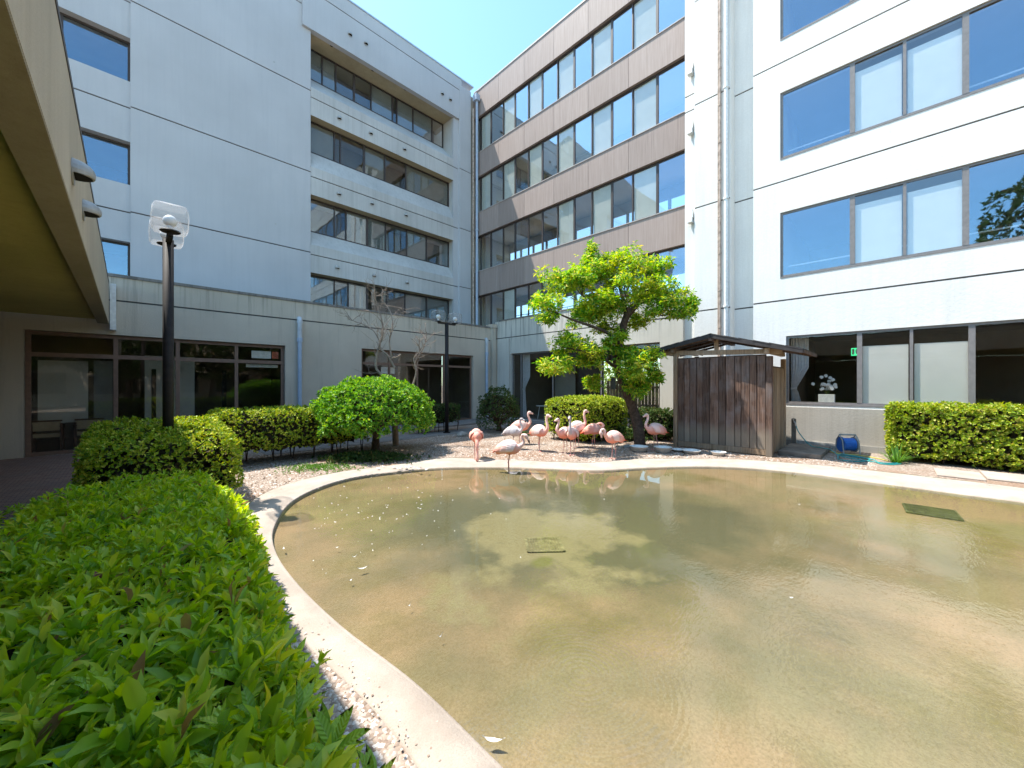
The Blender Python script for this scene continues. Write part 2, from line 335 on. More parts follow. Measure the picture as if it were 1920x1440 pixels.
def watermat():
    m, nt, out = new_mat('shallow_water')
    tr = N(nt, 'ShaderNodeBsdfTransparent'); tr.inputs[0].default_value = (0.93, 0.92, 0.83, 1)
    gl = N(nt, 'ShaderNodeBsdfGlossy'); gl.inputs['Roughness'].default_value = 0.0
    g = N(nt, 'ShaderNodeNewGeometry')
    # broad patches of ripples with calm water between
    rip = noise(nt, coords(nt, (1.0, 1.0, 1), (0, 0, radians(20))), 16, 3, 0.6, 0.4)
    rip2 = noise(nt, coords(nt, (0.4, 1.3, 1), (0, 0, radians(-35))), 26, 2, 0.5, 0.5)
    msk = ramp(nt, noise(nt, g.outputs['Position'], 0.45, 3), [(0.40, 0.12), (0.62, 1.0)])
    sub = N(nt, 'ShaderNodeVectorMath', operation='SUBTRACT'); sub.inputs[1].default_value = (1.95, 1.35, 0); nt.links.new(g.outputs['Position'], sub.inputs[0])
    wv = N(nt, 'ShaderNodeTexWave'); wv.wave_type = 'RINGS'; wv.rings_direction = 'SPHERICAL'; wv.inputs['Scale'].default_value = 8.5; wv.inputs['Distortion'].default_value = 1.2
    nt.links.new(sub.outputs[0], wv.inputs['Vector'])
    ln = N(nt, 'ShaderNodeVectorMath', operation='LENGTH'); nt.links.new(sub.outputs[0], ln.inputs[0])
    fall = ramp(nt, ln.outputs['Value'], [(0.12, 0.16), (0.7, 0.0)])
    dt = N(nt, 'ShaderNodeVectorMath', operation='DOT_PRODUCT'); dt.inputs[1].default_value = (0.06, 0.06, 0); nt.links.new(g.outputs['Position'], dt.inputs[0])
    calm = ramp(nt, dt.outputs['Value'], [(0.40, 1.0), (0.58, 0.03)])
    a = mix(nt, 1.0, mix(nt, 1.0, mix(nt, 0.5, rip, rip2), msk, 'MULTIPLY'), calm, 'MULTIPLY')
    b = mix(nt, 1.0, wv.outputs[0], fall, 'MULTIPLY')
    c = mix(nt, 1.0, a, b, 'ADD')
    bp = N(nt, 'ShaderNodeBump'); bp.inputs['Distance'].default_value = 0.006; bp.inputs['Strength'].default_value = 1.0
    nt.links.new(c, bp.inputs['Height']); nt.links.new(bp.outputs[0], gl.inputs['Normal'])
    sf = schlick(nt, 0.085, bp.outputs[0])
    mx = N(nt, 'ShaderNodeMixShader'); nt.links.new(sf, mx.inputs[0]); nt.links.new(tr.outputs[0], mx.inputs[1]); nt.links.new(gl.outputs[0], mx.inputs[2])
    nt.links.new(mx.outputs[0], out.inputs[0]); return m
M['water'] = watermat()
def birdmat():
    m, nt, out = new_mat('flamingo_plumage')
    a = N(nt, 'ShaderNodeAttribute', attribute_name='Col')
    v = coords(nt)
    c = mix(nt, ramp(nt, noise(nt, v, 45, 4), [(0.35, 0.0), (0.7, 0.25)]), a.outputs[0], mix(nt, 0.5, a.outputs[0], (0.85, 0.45, 0.35)))
    p = principled(nt, out, c, 0.75, 0.15, bump=noise(nt, v, 55, 4), bdist=0.006, bstr=0.7)
    p.inputs['Subsurface Weight'].default_value = 0.0
    return m
M['bird'] = birdmat()
M['beak_black'] = plain('black_beak_tip', (0.02, 0.02, 0.02), 0.5)

# ------------------------------------------------------------------ mesh helpers
ORG = {}
def tag(o, label=None, cat=None, group=None, kind=None):
    if label: o['label'] = label
    if cat: o['category'] = cat
    if group: o['group'] = group
    if kind: o['kind'] = kind
    return o
def thing(name, label, cat, loc, group=None):
    o = bpy.data.objects.new(name, None); C.objects.link(o); o.location = loc; o.empty_display_size = 0.2
    ORG[o.name] = Vector(loc); return tag(o, label, cat, group)
def org(p): return ORG.get(p.name, Vector((0, 0, 0))) if p else Vector((0, 0, 0))
def link_mesh(name, me, parent, mats):
    o = bpy.data.objects.new(name, me); C.objects.link(o)
    for m in (mats if isinstance(mats, (list, tuple)) else [mats]): me.materials.append(m)
    if parent: o.parent = parent; ORG[o.name] = org(parent)
    return o
class MB:
    def __init__(s): s.v = []; s.f = []; s.mi = []; s.cur = 0; s.col = []
    def add(s, vs, fs):
        b = len(s.v); s.v += [tuple(p) for p in vs]; s.f += [tuple(b+i for i in f) for f in fs]; s.mi += [s.cur]*len(fs); return b
    def quad(s, a, b, c, d): s.add([a, b, c, d], [(0, 1, 2, 3)])
    def box(s, x0, x1, y0, y1, z0, z1):
        s.add([(x0, y0, z0), (x1, y0, z0), (x1, y1, z0), (x0, y1, z0), (x0, y0, z1), (x1, y0, z1), (x1, y1, z1), (x0, y1, z1)],
              [(0, 3, 2, 1), (4, 5, 6, 7), (0, 1, 5, 4), (1, 2, 6, 5), (2, 3, 7, 6), (3, 0, 4, 7)]); return s
    def bevbox(s, x0, x1, y0, y1, z0, z1, b=0.01):
        lv = [(z0, b), (z0+b, 0), (z1-b, 0), (z1, b)]
        vs = []
        for z, k in lv:
            c = [(x0+k, y0+b*0+k), (x1-k, y0+k), (x1-k, y1-k), (x0+k, y1-k)]
            if k == 0:
                vs += [(x0+b, y0, z), (x1-b, y0, z), (x1, y0+b, z), (x1, y1-b, z), (x1-b, y1, z), (x0+b, y1, z), (x0, y1-b, z), (x0, y0+b, z)]
            else:
                vs += [(x0+b, y0+b*.5, z), (x1-b, y0+b*.5, z), (x1-b*.5, y0+b, z), (x1-b*.5, y1-b, z), (x1-b, y1-b*.5, z), (x0+b, y1-b*.5, z), (x0+b*.5, y1-b, z), (x0+b*.5, y0+b, z)]
        fs = [tuple(range(7, -1, -1)), tuple(range(24, 32))]
        for r in range(3):
            for i in range(8): fs.append((r*8+i, r*8+(i+1) % 8, r*8+8+(i+1) % 8, r*8+8+i))
        s.add(vs, fs); return s
    def obox(s, c, ax, ay, az, hx, hy, hz):
        c = Vector(c); ax = Vector(ax).normalized()*hx; ay = Vector(ay).normalized()*hy; az = Vector(az).normalized()*hz
        vs = [c+i*ax+j*ay+k*az for k in (-1, 1) for i, j in ((-1, -1), (1, -1), (1, 1), (-1, 1))]
        s.add(vs, [(0, 3, 2, 1), (4, 5, 6, 7), (0, 1, 5, 4), (1, 2, 6, 5), (2, 3, 7, 6), (3, 0, 4, 7)]); return s
    def tube(s, pts, rad, n=8, cap=True, up=None):
        pts = [Vector(p) for p in pts]
        if not hasattr(rad, '__len__'): rad = [rad]*len(pts)
        rings = []; a = None
        for i, p in enumerate(pts):
            d = (pts[min(i+1, len(pts)-1)]-pts[max(i-1, 0)])
            d = d.normalized() if d.length > 1e-9 else Vector((0, 0, 1))
            if a is None: a = d.cross(Vector(up) if up else (Vector((0, 0, 1)) if abs(d.z) < 0.9 else Vector((1, 0, 0)))).normalized()
            else:
                a = (a - d*a.dot(d)); a = a.normalized() if a.length > 1e-6 else d.orthogonal().normalized()
            b = d.cross(a)
            r = rad[i]; ra, rb = r if hasattr(r, '__len__') else (r, r)
            rings.append([p+a*cos(2*pi*k/n)*ra+b*sin(2*pi*k/n)*rb for k in range(n)])
        vs = [q for r in rings for q in r]; fs = []
        for i in range(len(pts)-1):
            for k in range(n): fs.append((i*n+k, i*n+(k+1) % n, (i+1)*n+(k+1) % n, (i+1)*n+k))
        if cap: fs += [tuple(range(n-1, -1, -1)), tuple(range(len(vs)-n, len(vs)))]
        s.add(vs, fs); return s
    def lathe(s, c, prof, n=20, axis='z'):
        c = Vector(c); vs = []; fs = []
        for r, h in prof:
            for k in range(n):
                x, y = r*cos(2*pi*k/n), r*sin(2*pi*k/n)
                vs.append(c+(Vector((x, y, h)) if axis == 'z' else Vector((h, x, y)) if axis == 'x' else Vector((x, h, y))))
        for i in range(len(prof)-1):
            for k in range(n): fs.append((i*n+k, i*n+(k+1) % n, (i+1)*n+(k+1) % n, (i+1)*n+k))
        s.add(vs, fs); return s
    def ball(s, c, rx, ry, rz, n=14, m=8, jit=0.0):
        prof = [(0.001 if i in (0, m) else sin(pi*i/m), -cos(pi*i/m)) for i in range(m+1)]
        vs = []; fs = []
        for r, h in prof:
            for k in range(n):
                q = 1+random.uniform(-jit, jit)
                vs.append((c[0]+rx*r*cos(2*pi*k/n)*q, c[1]+ry*r*sin(2*pi*k/n)*q, c[2]+rz*h*q))
        for i in range(m):
            for k in range(n): fs.append((i*n+k, i*n+(k+1) % n, (i+1)*n+(k+1) % n, (i+1)*n+k))
        s.add(vs, fs); return s
    def build(s, name, mats, parent=None, smooth=False):
        o_ = org(parent); me = bpy.data.meshes.new(name)
        me.from_pydata([(p[0]-o_.x, p[1]-o_.y, p[2]-o_.z) for p in s.v], [], s.f)
        if isinstance(mats, (list, tuple)) and len(mats) > 1: me.polygons.foreach_set('material_index', s.mi)
        if smooth: me.polygons.foreach_set('use_smooth', [True]*len(s.f))
        me.update(); return link_mesh(name, me, parent, mats)
def np_mesh(name, V, F, mat, parent=None, smooth=False, kind=None):
    """V (n,3), F list of (m,k) integer arrays."""
    o_ = org(parent); V = V - np.array([o_.x, o_.y, o_.z])
    me = bpy.data.meshes.new(name)
    F = [f for f in (F if isinstance(F, list) else [F]) if len(f)]
    nl = sum(f.size for f in F); npoly = sum(len(f) for f in F)
    me.vertices.add(len(V)); me.vertices.foreach_set('co', V.astype(np.float32).ravel())
    me.loops.add(nl); me.loops.foreach_set('vertex_index', np.concatenate([f.ravel() for f in F]).astype(np.int32))
    starts = []; p = 0
    for f in F: starts.append(p+np.arange(len(f))*f.shape[1]); p += f.size
    me.polygons.add(npoly); me.polygons.foreach_set('loop_start', np.concatenate(starts).astype(np.int32))
    if smooth: me.polygons.foreach_set('use_smooth', np.ones(npoly, bool))
    me.update(calc_edges=True); me.validate()
    o = link_mesh(name, me, parent, mat)
    if kind: o['kind'] = kind
    return o
def copy_tree(o, parent=None, loc=None, label=None, rotz=None):
    c = o.copy(); C.objects.link(c); c.parent = parent
    if loc is not None: c.location = loc; ORG[c.name] = Vector(loc)
    if label: c['label'] = label
    if rotz is not None: c.rotation_euler = (0, 0, rotz)
    for ch in [k for k in bpy.data.objects if k.parent == o]: copy_tree(ch, c)
    return c

# leaves -----------------------------------------------------------
LONG = (np.array([(0, 0, 0), (0, .33, .0), (0, .68, .03), (0, 1, -.08), (-.5, .30, .10), (-.42, .66, .12), (.5, .30, .10), (.42, .66, .12)], float),
        [np.array([(0, 4, 1), (0, 1, 6), (5, 3, 2), (2, 3, 7)]), np.array([(4, 5, 2, 1), (1, 2, 7, 6)])])
DIA = (np.array([(0, 0, 0), (-.5, .5, .14), (0, 1, -.05), (.5, .5, .14)], float), [np.array([(0, 1, 2), (0, 2, 3)])])
def leaves(P, A, Nn, ln, wd, tmpl=DIA):
    """P base points, A leaf axis, Nn approximate leaf normal, ln lengths, wd widths."""
    T, F = tmpl; n = len(P); k = len(T)
    A = A/np.linalg.norm(A, axis=1, keepdims=True)
    Nn = Nn - A*(Nn*A).sum(1, keepdims=True); Nn = Nn/(np.linalg.norm(Nn, axis=1, keepdims=True)+1e-9)
    B = np.cross(A, Nn)
    V = P[:, None] + T[None, :, 0, None]*wd[:, None, None]*B[:, None] + T[None, :, 1, None]*ln[:, None, None]*A[:, None] + T[None, :, 2, None]*ln[:, None, None]*Nn[:, None]
    off = (np.arange(n)*k)[:, None, None]
    return V.reshape(-1, 3), [(f[None]+off).reshape(-1, f.shape[1]) for f in F]
def rosettes(P, up, nl, ln, wd, spread=(0.5, 1.3), tmpl=DIA, jit=0.25):
    """nl leaves splayed round each shoot at P with direction up."""
    n = len(P); up = up/np.linalg.norm(up, axis=1, keepdims=True)
    ref = rng.normal(size=(n, 3)); s = np.cross(up, ref); s /= np.linalg.norm(s, axis=1, keepdims=True); t = np.cross(up, s)
    PP = []; AA = []; NN = []; LL = []
    for j in range(nl):
        ph = 2*pi*j*0.382 + rng.uniform(-.3, .3, n); el = rng.uniform(*spread, n)*(0.55+0.6*(1-j/nl))
        rad = np.cos(ph)[:, None]*s + np.sin(ph)[:, None]*t
        a = np.cos(el)[:, None]*up + np.sin(el)[:, None]*rad + rng.normal(size=(n, 3))*jit*0.4
        AA.append(a); NN.append(np.sin(el)[:, None]*up - np.cos(el)[:, None]*rad + rng.normal(size=(n, 3))*jit)
        base = P + up*(j/nl*ln*0.35)[:, None] if hasattr(ln, '__len__') else P + up*(j/nl*ln*0.35)
        PP.append(base); LL.append((ln if hasattr(ln, '__len__') else np.full(n, ln))*rng.uniform(.5, 1.25, n))
    P2 = np.concatenate(PP); L2 = np.concatenate(LL)
    return leaves(P2, np.concatenate(AA), np.concatenate(NN), L2, L2*wd*rng.uniform(.8, 1.2, len(L2)), tmpl)
def box_surface(n, x0, x1, y0, y1, z0, z1, rnd=0.15, lump=0.05, bottom=False):
    """random points and normals on a rounded, lumpy box."""
    dx, dy, dz = x1-x0, y1-y0, z1-z0
    ar = np.array([dx*dy, dx*dz, dx*dz, dy*dz, dy*dz, dx*dy*(0.5 if bottom else 0)]); f = rng.choice(6, n, p=ar/ar.sum())
    q = rng.uniform(-1, 1, (n, 3))
    ax = [2, 1, 1, 0, 0, 2]; sg = [1, -1, 1, -1, 1, -1]
    for i in range(6): k = f == i; q[k, ax[i]] = sg[i]
    hs = np.array([dx, dy, dz])/2; p = q*hs
    inner = np.clip(p, -(hs-rnd), hs-rnd); d = p-inner
    nn = d/(np.linalg.norm(d, axis=1, keepdims=True)+1e-9)
    p = inner + nn*rnd*np.minimum(1, np.linalg.norm(d, axis=1, keepdims=True)/rnd)
    c = np.array([(x0+x1)/2, (y0+y1)/2, (z0+z1)/2])
    w = p+c
    l = (np.sin(w[:, 0]*5.1+1)*np.sin(w[:, 1]*4.3+2)*np.sin(w[:, 2]*6+.5)+0.6*np.sin(w[:, 0]*11+w[:, 1]*9+w[:, 2]*13))*lump
    return w+nn*l[:, None], nn
def curve(pts, n):
    pts = np.array(pts, float); out = []
    m = len(pts)
    for i in range(m-1):
        p0, p1, p2, p3 = pts[max(i-1, 0)], pts[i], pts[i+1], pts[min(i+2, m-1)]
        for t in np.linspace(0, 1, n, endpoint=False):
            out.append(0.5*((2*p1)+(-p0+p2)*t+(2*p0-5*p1+4*p2-p3)*t*t+(-p0+3*p1-3*p2+p3)*t**3))
    out.append(pts[-1]); return np.array(out)

# walls: a facade lying in X=pos ('u') or Y=pos ('v'); depth goes away from the courtyard
def facade(name, axis, pos, a0, a1, z0, z1, cuts, mats, parent, thick=0.3, groove=None):
    """cuts: (a0, a1, z0, z1, depth, open) - later ones win; grooves: (z, a0, a1) 30 mm bands let into the wall."""
    cuts = list(cuts)
    for g in (groove or []):
        cuts.append((g[1], g[2], g[0]-0.022, g[0]+0.022, 0.03, False, 1))
    A = sorted({a0, a1} | {min(max(c[i], a0), a1) for c in cuts for i in (0, 1)})
    Z = sorted({z0, z1} | {min(max(c[i], z0), z1) for c in cuts for i in (2, 3)})
    na, nz = len(A)-1, len(Z)-1
    dep = np.zeros((na, nz)); opn = np.zeros((na, nz), bool); mi = np.zeros((na, nz), int)
    for c in cuts:
        for i in range(na):
            if c[0]-1e-6 <= A[i] and A[i+1] <= c[1]+1e-6:
                for j in range(nz):
                    if c[2]-1e-6 <= Z[j] and Z[j+1] <= c[3]+1e-6:
                        if len(c) > 6 and opn[i, j]: continue
                        dep[i, j] = c[4] + (dep[i, j] if len(c) > 6 else 0); opn[i, j] = c[5]; mi[i, j] = c[6] if len(c) > 6 else 0
    b = MB()
    def P(a, d, z): return (pos+d, a, z) if axis == 'u' else (a, pos+d, z)
    for i in range(na):
        for j in range(nz):
            b.cur = int(mi[i, j])
            if not opn[i, j]:
                d = dep[i, j]; b.quad(P(A[i], d, Z[j]), P(A[i+1], d, Z[j]), P(A[i+1], d, Z[j+1]), P(A[i], d, Z[j+1]))
            b.cur = 0
            d0 = dep[i, j]
            for (ii, jj, e) in ((i+1, j, 0), (i, j+1, 1)):
                d1 = dep[ii, jj] if ii < na and jj < nz else thick
                if abs(d1-d0) > 1e-6:
                    if e == 0: b.quad(P(A[i+1], d0, Z[j]), P(A[i+1], d1, Z[j]), P(A[i+1], d1, Z[j+1]), P(A[i+1], d0, Z[j+1]))
                    else: b.quad(P(A[i], d0, Z[j+1]), P(A[i], d1, Z[j+1]), P(A[i+1], d1, Z[j+1]), P(A[i+1], d0, Z[j+1]))
            if i == 0: b.quad(P(A[0], d0, Z[j]), P(A[0], thick, Z[j]), P(A[0], thick, Z[j+1]), P(A[0], d0, Z[j+1]))
            if j == 0: b.quad(P(A[i], d0, Z[0]), P(A[i], thick, Z[0]), P(A[i+1], thick, Z[0]), P(A[i+1], d0, Z[0]))
    return b.build(name, mats, parent)
def window(parent, axis, pos, a0, a1, z0, z1, mulls, fm, panes, transoms=(), bar=0.05, dep=0.07, sill=True, thick_mull=()):
    """frame mesh = the part; its panes (and blinds) are sub-parts.  panes: list of material keys per bay, blinds: dict"""
    def bx(b, p0, p1, s0, s1, t0, t1):
        if axis == 'u': b.box(p0, p1, s0, s1, t0, t1)
        else: b.box(s0, s1, p0, p1, t0, t1)
    f = MB(); e = 0.002
    bx(f, pos, pos+dep, a0+e, a1-e, z1-bar, z1-e); bx(f, pos, pos+dep, a0+e, a1-e, z0+e, z0+bar)
    edges = [a0+bar/2]+sorted(mulls)+[a1-bar/2]
    bx(f, pos-0.003, pos+dep-0.003, a0+e, a0+bar, z0+bar, z1-bar); bx(f, pos-0.003, pos+dep-0.003, a1-bar, a1-e, z0+bar, z1-bar)
    for m in mulls:
        w = bar*(1.7 if m in thick_mull else 1)/2
        bx(f, pos-0.006, pos+dep-0.006, m-w, m+w, z0+bar, z1-bar)
    for t in transoms: bx(f, pos-0.009, pos+dep-0.009, a0+bar, a1-bar, t-bar*0.6, t+bar*0.6)
    if sill: bx(f, pos-0.05, pos, a0+e, a1-e, z0-0.03, z0+0.012)
    w_ = f.build('window', M[fm], parent)
    zs = [z0+bar]+sorted(transoms)+[z1-bar]
    for i in range(len(edges)-1):
        for j in range(len(zs)-1):
            k = panes[i % len(panes)] if isinstance(panes, (list, tuple)) else panes
            b = MB(); off = 0.02+0.022*(i % 2)
            lo = zs[j]+(bar*0.6 if j else 0); hi = zs[j+1]-(bar*0.6 if j < len(zs)-2 else 0)
            # sash
            A0, A1 = edges[i]+bar/2, edges[i+1]-bar/2
            bx(b, pos+off, pos+off+0.006, A0, A1, lo, hi)
            b.build('pane', M[k], w_)
    return w_, edges
def panel(parent, axis, pos, a0, a1, z0, z1, mat, name='blind', th=0.01):
    b = MB()
    if axis == 'u': b.box(pos, pos+th, a0, a1, z0, z1)
    else: b.box(a0, a1, pos, pos+th, z0, z1)
    return b.build(name, mat, parent)
def room(parent, x0, x1, y0, y1, z0, z1, open_side, wallm='room', back=None, ceil='ceiling'):
    """floor, ceiling and three walls behind a window strip"""
    b = MB(); t = 0.06
    b.cur = 2; b.box(x0, x1, y0, y1, z0-t, z0)
    b.cur = 1; b.box(x0, x1, y0, y1, z1, z1+t)
    b.cur = 0
    if open_side == 'u': # opening at x0
        b.box(x0, x1, y0-t, y0, z0, z1); b.box(x0, x1, y1, y1+t, z0, z1)
        if back is None: b.box(x1, x1+t, y0, y1, z0, z1)
        else:
            zl, zh, bays, post = back
            b.box(x1, x1+t, y0, y1, z0, zl); b.box(x1, x1+t, y0, y1, zh, z1)
            for q in np.linspace(y0, y1, bays+1): b.box(x1+.001, x1+t-.001, max(y0, q-post), min(y1, q+post), zl, zh)
    else:
        b.box(x0-t, x0, y0, y1, z0, z1); b.box(x1, x1+t, y0, y1, z0, z1)
        b.box(x0, x1, y1, y1+t, z0, z1)
    return b.build('interior', [M[wallm], M[ceil], M['room_floor']], parent)

# ------------------------------------------------------------------ ground, pool
IN = [(1.25, -.6), (1.25, .3), (1.22, 1.25), (1.2, 2.0), (1.1, 2.86), (1.06, 3.75), (1.10, 4.6), (1.27, 5.4), (1.72, 6.38), (2.35, 6.98), (3.07, 7.25), (3.96, 7.08), (4.76, 6.72), (5.67, 5.83), (6.34, 4.93), (6.88, 4.25), (7.61, 3.81), (8.57, 3.08), (9.2, 2.24), (9.45, 1.35), (9.47, .56), (9.44, -.72), (9.45, -1.35), (9.25, -2.8), (7.8, -4.5), (5, -5), (2.7, -3.8), (1.5, -2.0)]
OU = [(.98, -.6), (.95, .3), (.93, 1.25), (.93, 2.0), (.83, 2.86), (.72, 3.8), (.70, 4.8), (.92, 5.85), (1.38, 6.95), (2.0, 7.55), (2.95, 7.87), (4.07, 7.68), (5.35, 7.55), (6.19, 6.36), (6.87, 5.34), (7.49, 4.70), (8.45, 4.28), (9.37, 3.40), (10.11, 2.5), (10.47, 1.52), (10.66, .63), (10.72, -.82), (10.66, -1.52), (10.4, -3.1), (8.5, -5.4), (5, -5.9), (2.0, -4.4), (1.05, -2.1)]
def closed(pts, n=8):
    m = len(pts); P = np.array(pts, float); out = []
    for i in range(m):
        p0, p1, p2, p3 = P[i-1], P[i], P[(i+1) % m], P[(i+2) % m]
        for t in np.linspace(0, 1, n, endpoint=False):
            out.append(0.5*((2*p1)+(-p0+p2)*t+(2*p0-5*p1+4*p2-p3)*t*t+(-p0+3*p1-3*p2+p3)*t**3))
    return np.array(out)
ci, co = closed(IN), closed(OU)
n_ = len(ci)
WL = -0.02                                                # water level
def ring(name, loops, mat, smooth=False, **kw):
    V = np.concatenate([np.column_stack([l[:, 0], l[:, 1], z if hasattr(z, '__len__') else np.full(len(l), z)]) for l, z in loops]); F = []
    for r in range(len(loops)-1):
        i = np.arange(n_); j = (i+1) % n_
        F.append(np.column_stack([r*n_+i, r*n_+j, (r+1)*n_+j, (r+1)*n_+i]))
    return np_mesh(name, V, F, mat, None, smooth, **kw)
ctr = np.array([5.2, 1.3])
def lerp(t): return ci*(1-t)+co*t
kz = 0.005+0.003*np.sin(np.arange(n_)*0.37)
kerb = ring('pool_kerb', [(ci, -0.09), (ci+(co-ci)*0.01, WL+0.01), (lerp(.05), kz-0.02), (lerp(.12), kz), (lerp(.5), kz+.012), (lerp(.92), kz), (lerp(1.0), kz-.01), (lerp(1.02), -0.05)], M['kerb'], kind='structure', smooth=True)
out = lambda k: ctr+(co-ctr)*k
d_ = (co-ctr); far = ctr+d_/np.linalg.norm(d_, axis=1, keepdims=True)*400
ground = ring('ground', [(lerp(.995), 0.0), (out(1.3), 0.0), (out(2.5), 0.0), (far, 0.0)], M['ground'], kind='structure')
big = ctr+(ci-ctr)*1.01
V = np.concatenate([np.column_stack([big, np.full(n_, -0.07)]), [[*ctr, -0.075]]])
i = np.arange(n_)
np_mesh('pool_floor', V, [np.column_stack([i, (i+1) % n_, np.full(n_, n_)])], M['pool'], None, kind='structure')
V = np.concatenate([np.column_stack([ctr+(ci-ctr)*1.004, np.full(n_, WL)]), [[*ctr, WL]]])
np_mesh('water', V, [np.column_stack([(i+1) % n_, i, np.full(n_, n_)])], M['water'], None, kind='structure')
b = MB(); b.box(-12, 0.25, -6, 14.58, 0.0, 0.006); b.build('brick_path', M['brick'])['kind'] = 'structure'
b = MB(); b.box(0.262, 13.38, 12.9, 14.58, 0.0, 0.05); b.box(12.35, 13.38, 5.2, 12.88, 0.0, 0.05); b.build('terrace_paving', M['asphalt'])['kind'] = 'structure'
b = MB(); b.box(2.4, 11.9, 10.9, 11.9, 0.0, 0.009); b.build('shaded_footpath', M['asphalt'])['kind'] = 'structure'

# ------------------------------------------------------------------ white building on the right
RU = 13.4
rb = thing('white_building', 'white textured building on the right with white roller blinds in its window rows', 'building', (RU, -3, 0))
rw = [(-20, 2.38, 8.28, 10.2, .3, True), (-20, 2.38, 4.84, 6.72, .3, True), (-20, 2.38, 11.74, 13.66, .3, True), (-20, 2.38, 15.2, 17.1, .3, True), (-20, 2.24, 1.19, 3.13, .3, True),
      (3.06, 3.70, 0, 19.6, .5, False)]
gr = [(z, -20, 4.77) for z in (4.17, 7.62, 11.07, 14.52, 17.97)]
facade('wall', 'u', RU, -20, 4.77, 0, 19.6, rw, [M['white_wall'], M['groove']], rb, groove=gr, thick=0.55)
facade('wall', 'u', RU+0.16, 4.772, 5.14, 0, 19.6, [], [M['white_wall'], M['groove']], rb, groove=[(z, 4.772, 5.14) for z in (11.6, 11.07)], thick=1.2)
b = MB(); b.box(RU+.56, RU+.9, 2.5, 5.14, 0, 19.6); b.box(RU+.1, RU+9, -20, 5.1, 19.62, 19.8); b.build('core_wall', M['room_dark'], rb)
b = MB(); b.box(RU-.06, RU+.02, -20, 2.24, 0, .16); b.build('plinth', M['plinth'], rb)
b = MB(); b.box(RU-.02, RU+.02, -20, 2.6, .162, 1.10); b.build('lower_wall', M['lower_wall'], rb)
for (z0, z1, lab) in ((8.28, 10.2, 0), (4.84, 6.72, 1), (11.74, 13.66, 2), (15.2, 17.1, 3), (1.19, 3.13, 4)):
    top = 2.38 if z0 > 2 else 2.24
    ms = [.81, -.15, -1.12, -2.9, -3.86, -4.8] if z0 > 2 else [.67, -.265, -1.21, -2.9, -3.86, -4.8]
    gk = ['glass_up', 'glass_up', 'glass_clear', 'glass_up', 'glass_clear', 'glass_clear', 'glass_up'] if z0 > 2 else 'glass_dark'
    w, ed = window(rb, 'u', RU+.04, -6.5, top, z0, z1, ms, 'frame_grey', gk, bar=0.06, thick_mull=[ms[0], ms[2]])
    for (q0, q1) in ((ms[1]+.05, ms[0]-.05), (ms[2]+.05, ms[1]-.05), (ms[4]+.05, ms[3]-.05)):
        if z0 < 15: panel(w, 'u', RU+.115, q0, q1, z0+.06, z1-.28 if z0 > 2 else z1-.40, M['blind_white'])
    if z0 > 2:   # white hand rail inside the glass
        b = MB(); b.tube([(RU+.55, -6.4, z0+.42), (RU+.55, top-.1, z0+.42)], .022, 6); b.build('handrail', M['white'], w)
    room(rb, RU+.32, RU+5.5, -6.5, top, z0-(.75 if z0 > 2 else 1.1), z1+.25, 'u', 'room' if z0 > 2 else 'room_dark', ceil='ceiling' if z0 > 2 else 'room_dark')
# pipes in the slot
def pipe(parent, name, pts, r, mat, rings=(), n=10):
    b = MB(); b.tube(pts, r, n)
    for p in rings: b.tube([(p[0], p[1], p[2]-.03), (p[0], p[1], p[2]+.03)], r*1.35, n)
    return b.build(name, mat, parent, smooth=False)
pipe(rb, 'conduit_pipe', [(RU-.06, 3.97, 0), (RU-.06, 3.97, 19.4)], .035, M['rust_pipe'], [(RU-.06, 3.97, z) for z in np.arange(1.2, 19, 1.18)])
pipe(rb, 'conduit_pipe', [(RU-.05, 4.02, 2.0), (RU-.05, 4.02, 19.4)], .022, M['rust_pipe'])
pipe(rb, 'downpipe', [(RU-.07, 3.79, 0), (RU-.07, 3.79, 19.5)], .062, M['white'], [(RU-.07, 3.79, z) for z in (4.2, 7.6, 11.1, 14.5)])
for z in (7.35, 10.35, 12.35, 15.4):
    b = MB(); b.box(RU-.02, RU+.14, 4.82, 5.00, z, z+.28); b.box(RU-.06, RU+.12, 4.83, 4.99, z-.16, z-.002); b.build('pipe_bracket_box', M['white'], rb)
# ground floor interior: exit sign, orchids
t = thing('orchid_arrangement', 'white artificial orchids in a white box standing in the ground floor window', 'flowers', (13.85, 1.35, 1.26))
b = MB(); b.bevbox(13.74, 13.94, 1.19, 1.55, 1.24, 1.46, .01); b.build('planter_box', M['white'], t)
cpos = (13.84, 1.37)
for k in range(30):
    a = random.uniform(-1.15, 1.15); rr = random.uniform(.08, .46)
    y = cpos[1]+sin(a)*rr*0.8; z = 1.50+abs(cos(a))*rr+.03; x = cpos[0]+random.uniform(-.05, .05)
    if k < 24:
        b = MB()
        for q in range(5):
            an = q*2*pi/5+random.random(); c = Vector((x, y+.022*sin(an), z+.022*cos(an)))
            b.ball(c, .010, .027, .027, 6, 4)
        b.build('flower', M['petal'], t)
b = MB()
for k in range(6): b.tube([(13.84, 1.37, 1.44), (13.84, 1.37+(k-2.5)*.03, 1.6), (13.84, 1.37+(k-2.5)*.11, 1.85-abs(k-2.5)*.05)], .006, 5)
b.build('stem', M['leaf_dark'], t)
t = thing('exit_sign', 'green lit exit sign hanging inside the ground floor window of the white building', 'sign', (15.0, .95, 2.7))
m, nt, out_ = new_mat('lit_green'); em = N(nt, 'ShaderNodeEmission'); em.inputs[0].default_value = (.05, .65, .28, 1); em.inputs[1].default_value = 0.8; nt.links.new(em.outputs[0], out_.inputs[0])
b = MB(); b.box(15.0, 15.05, .70, .93, 2.58, 2.80); b.build('sign_box', m, t)
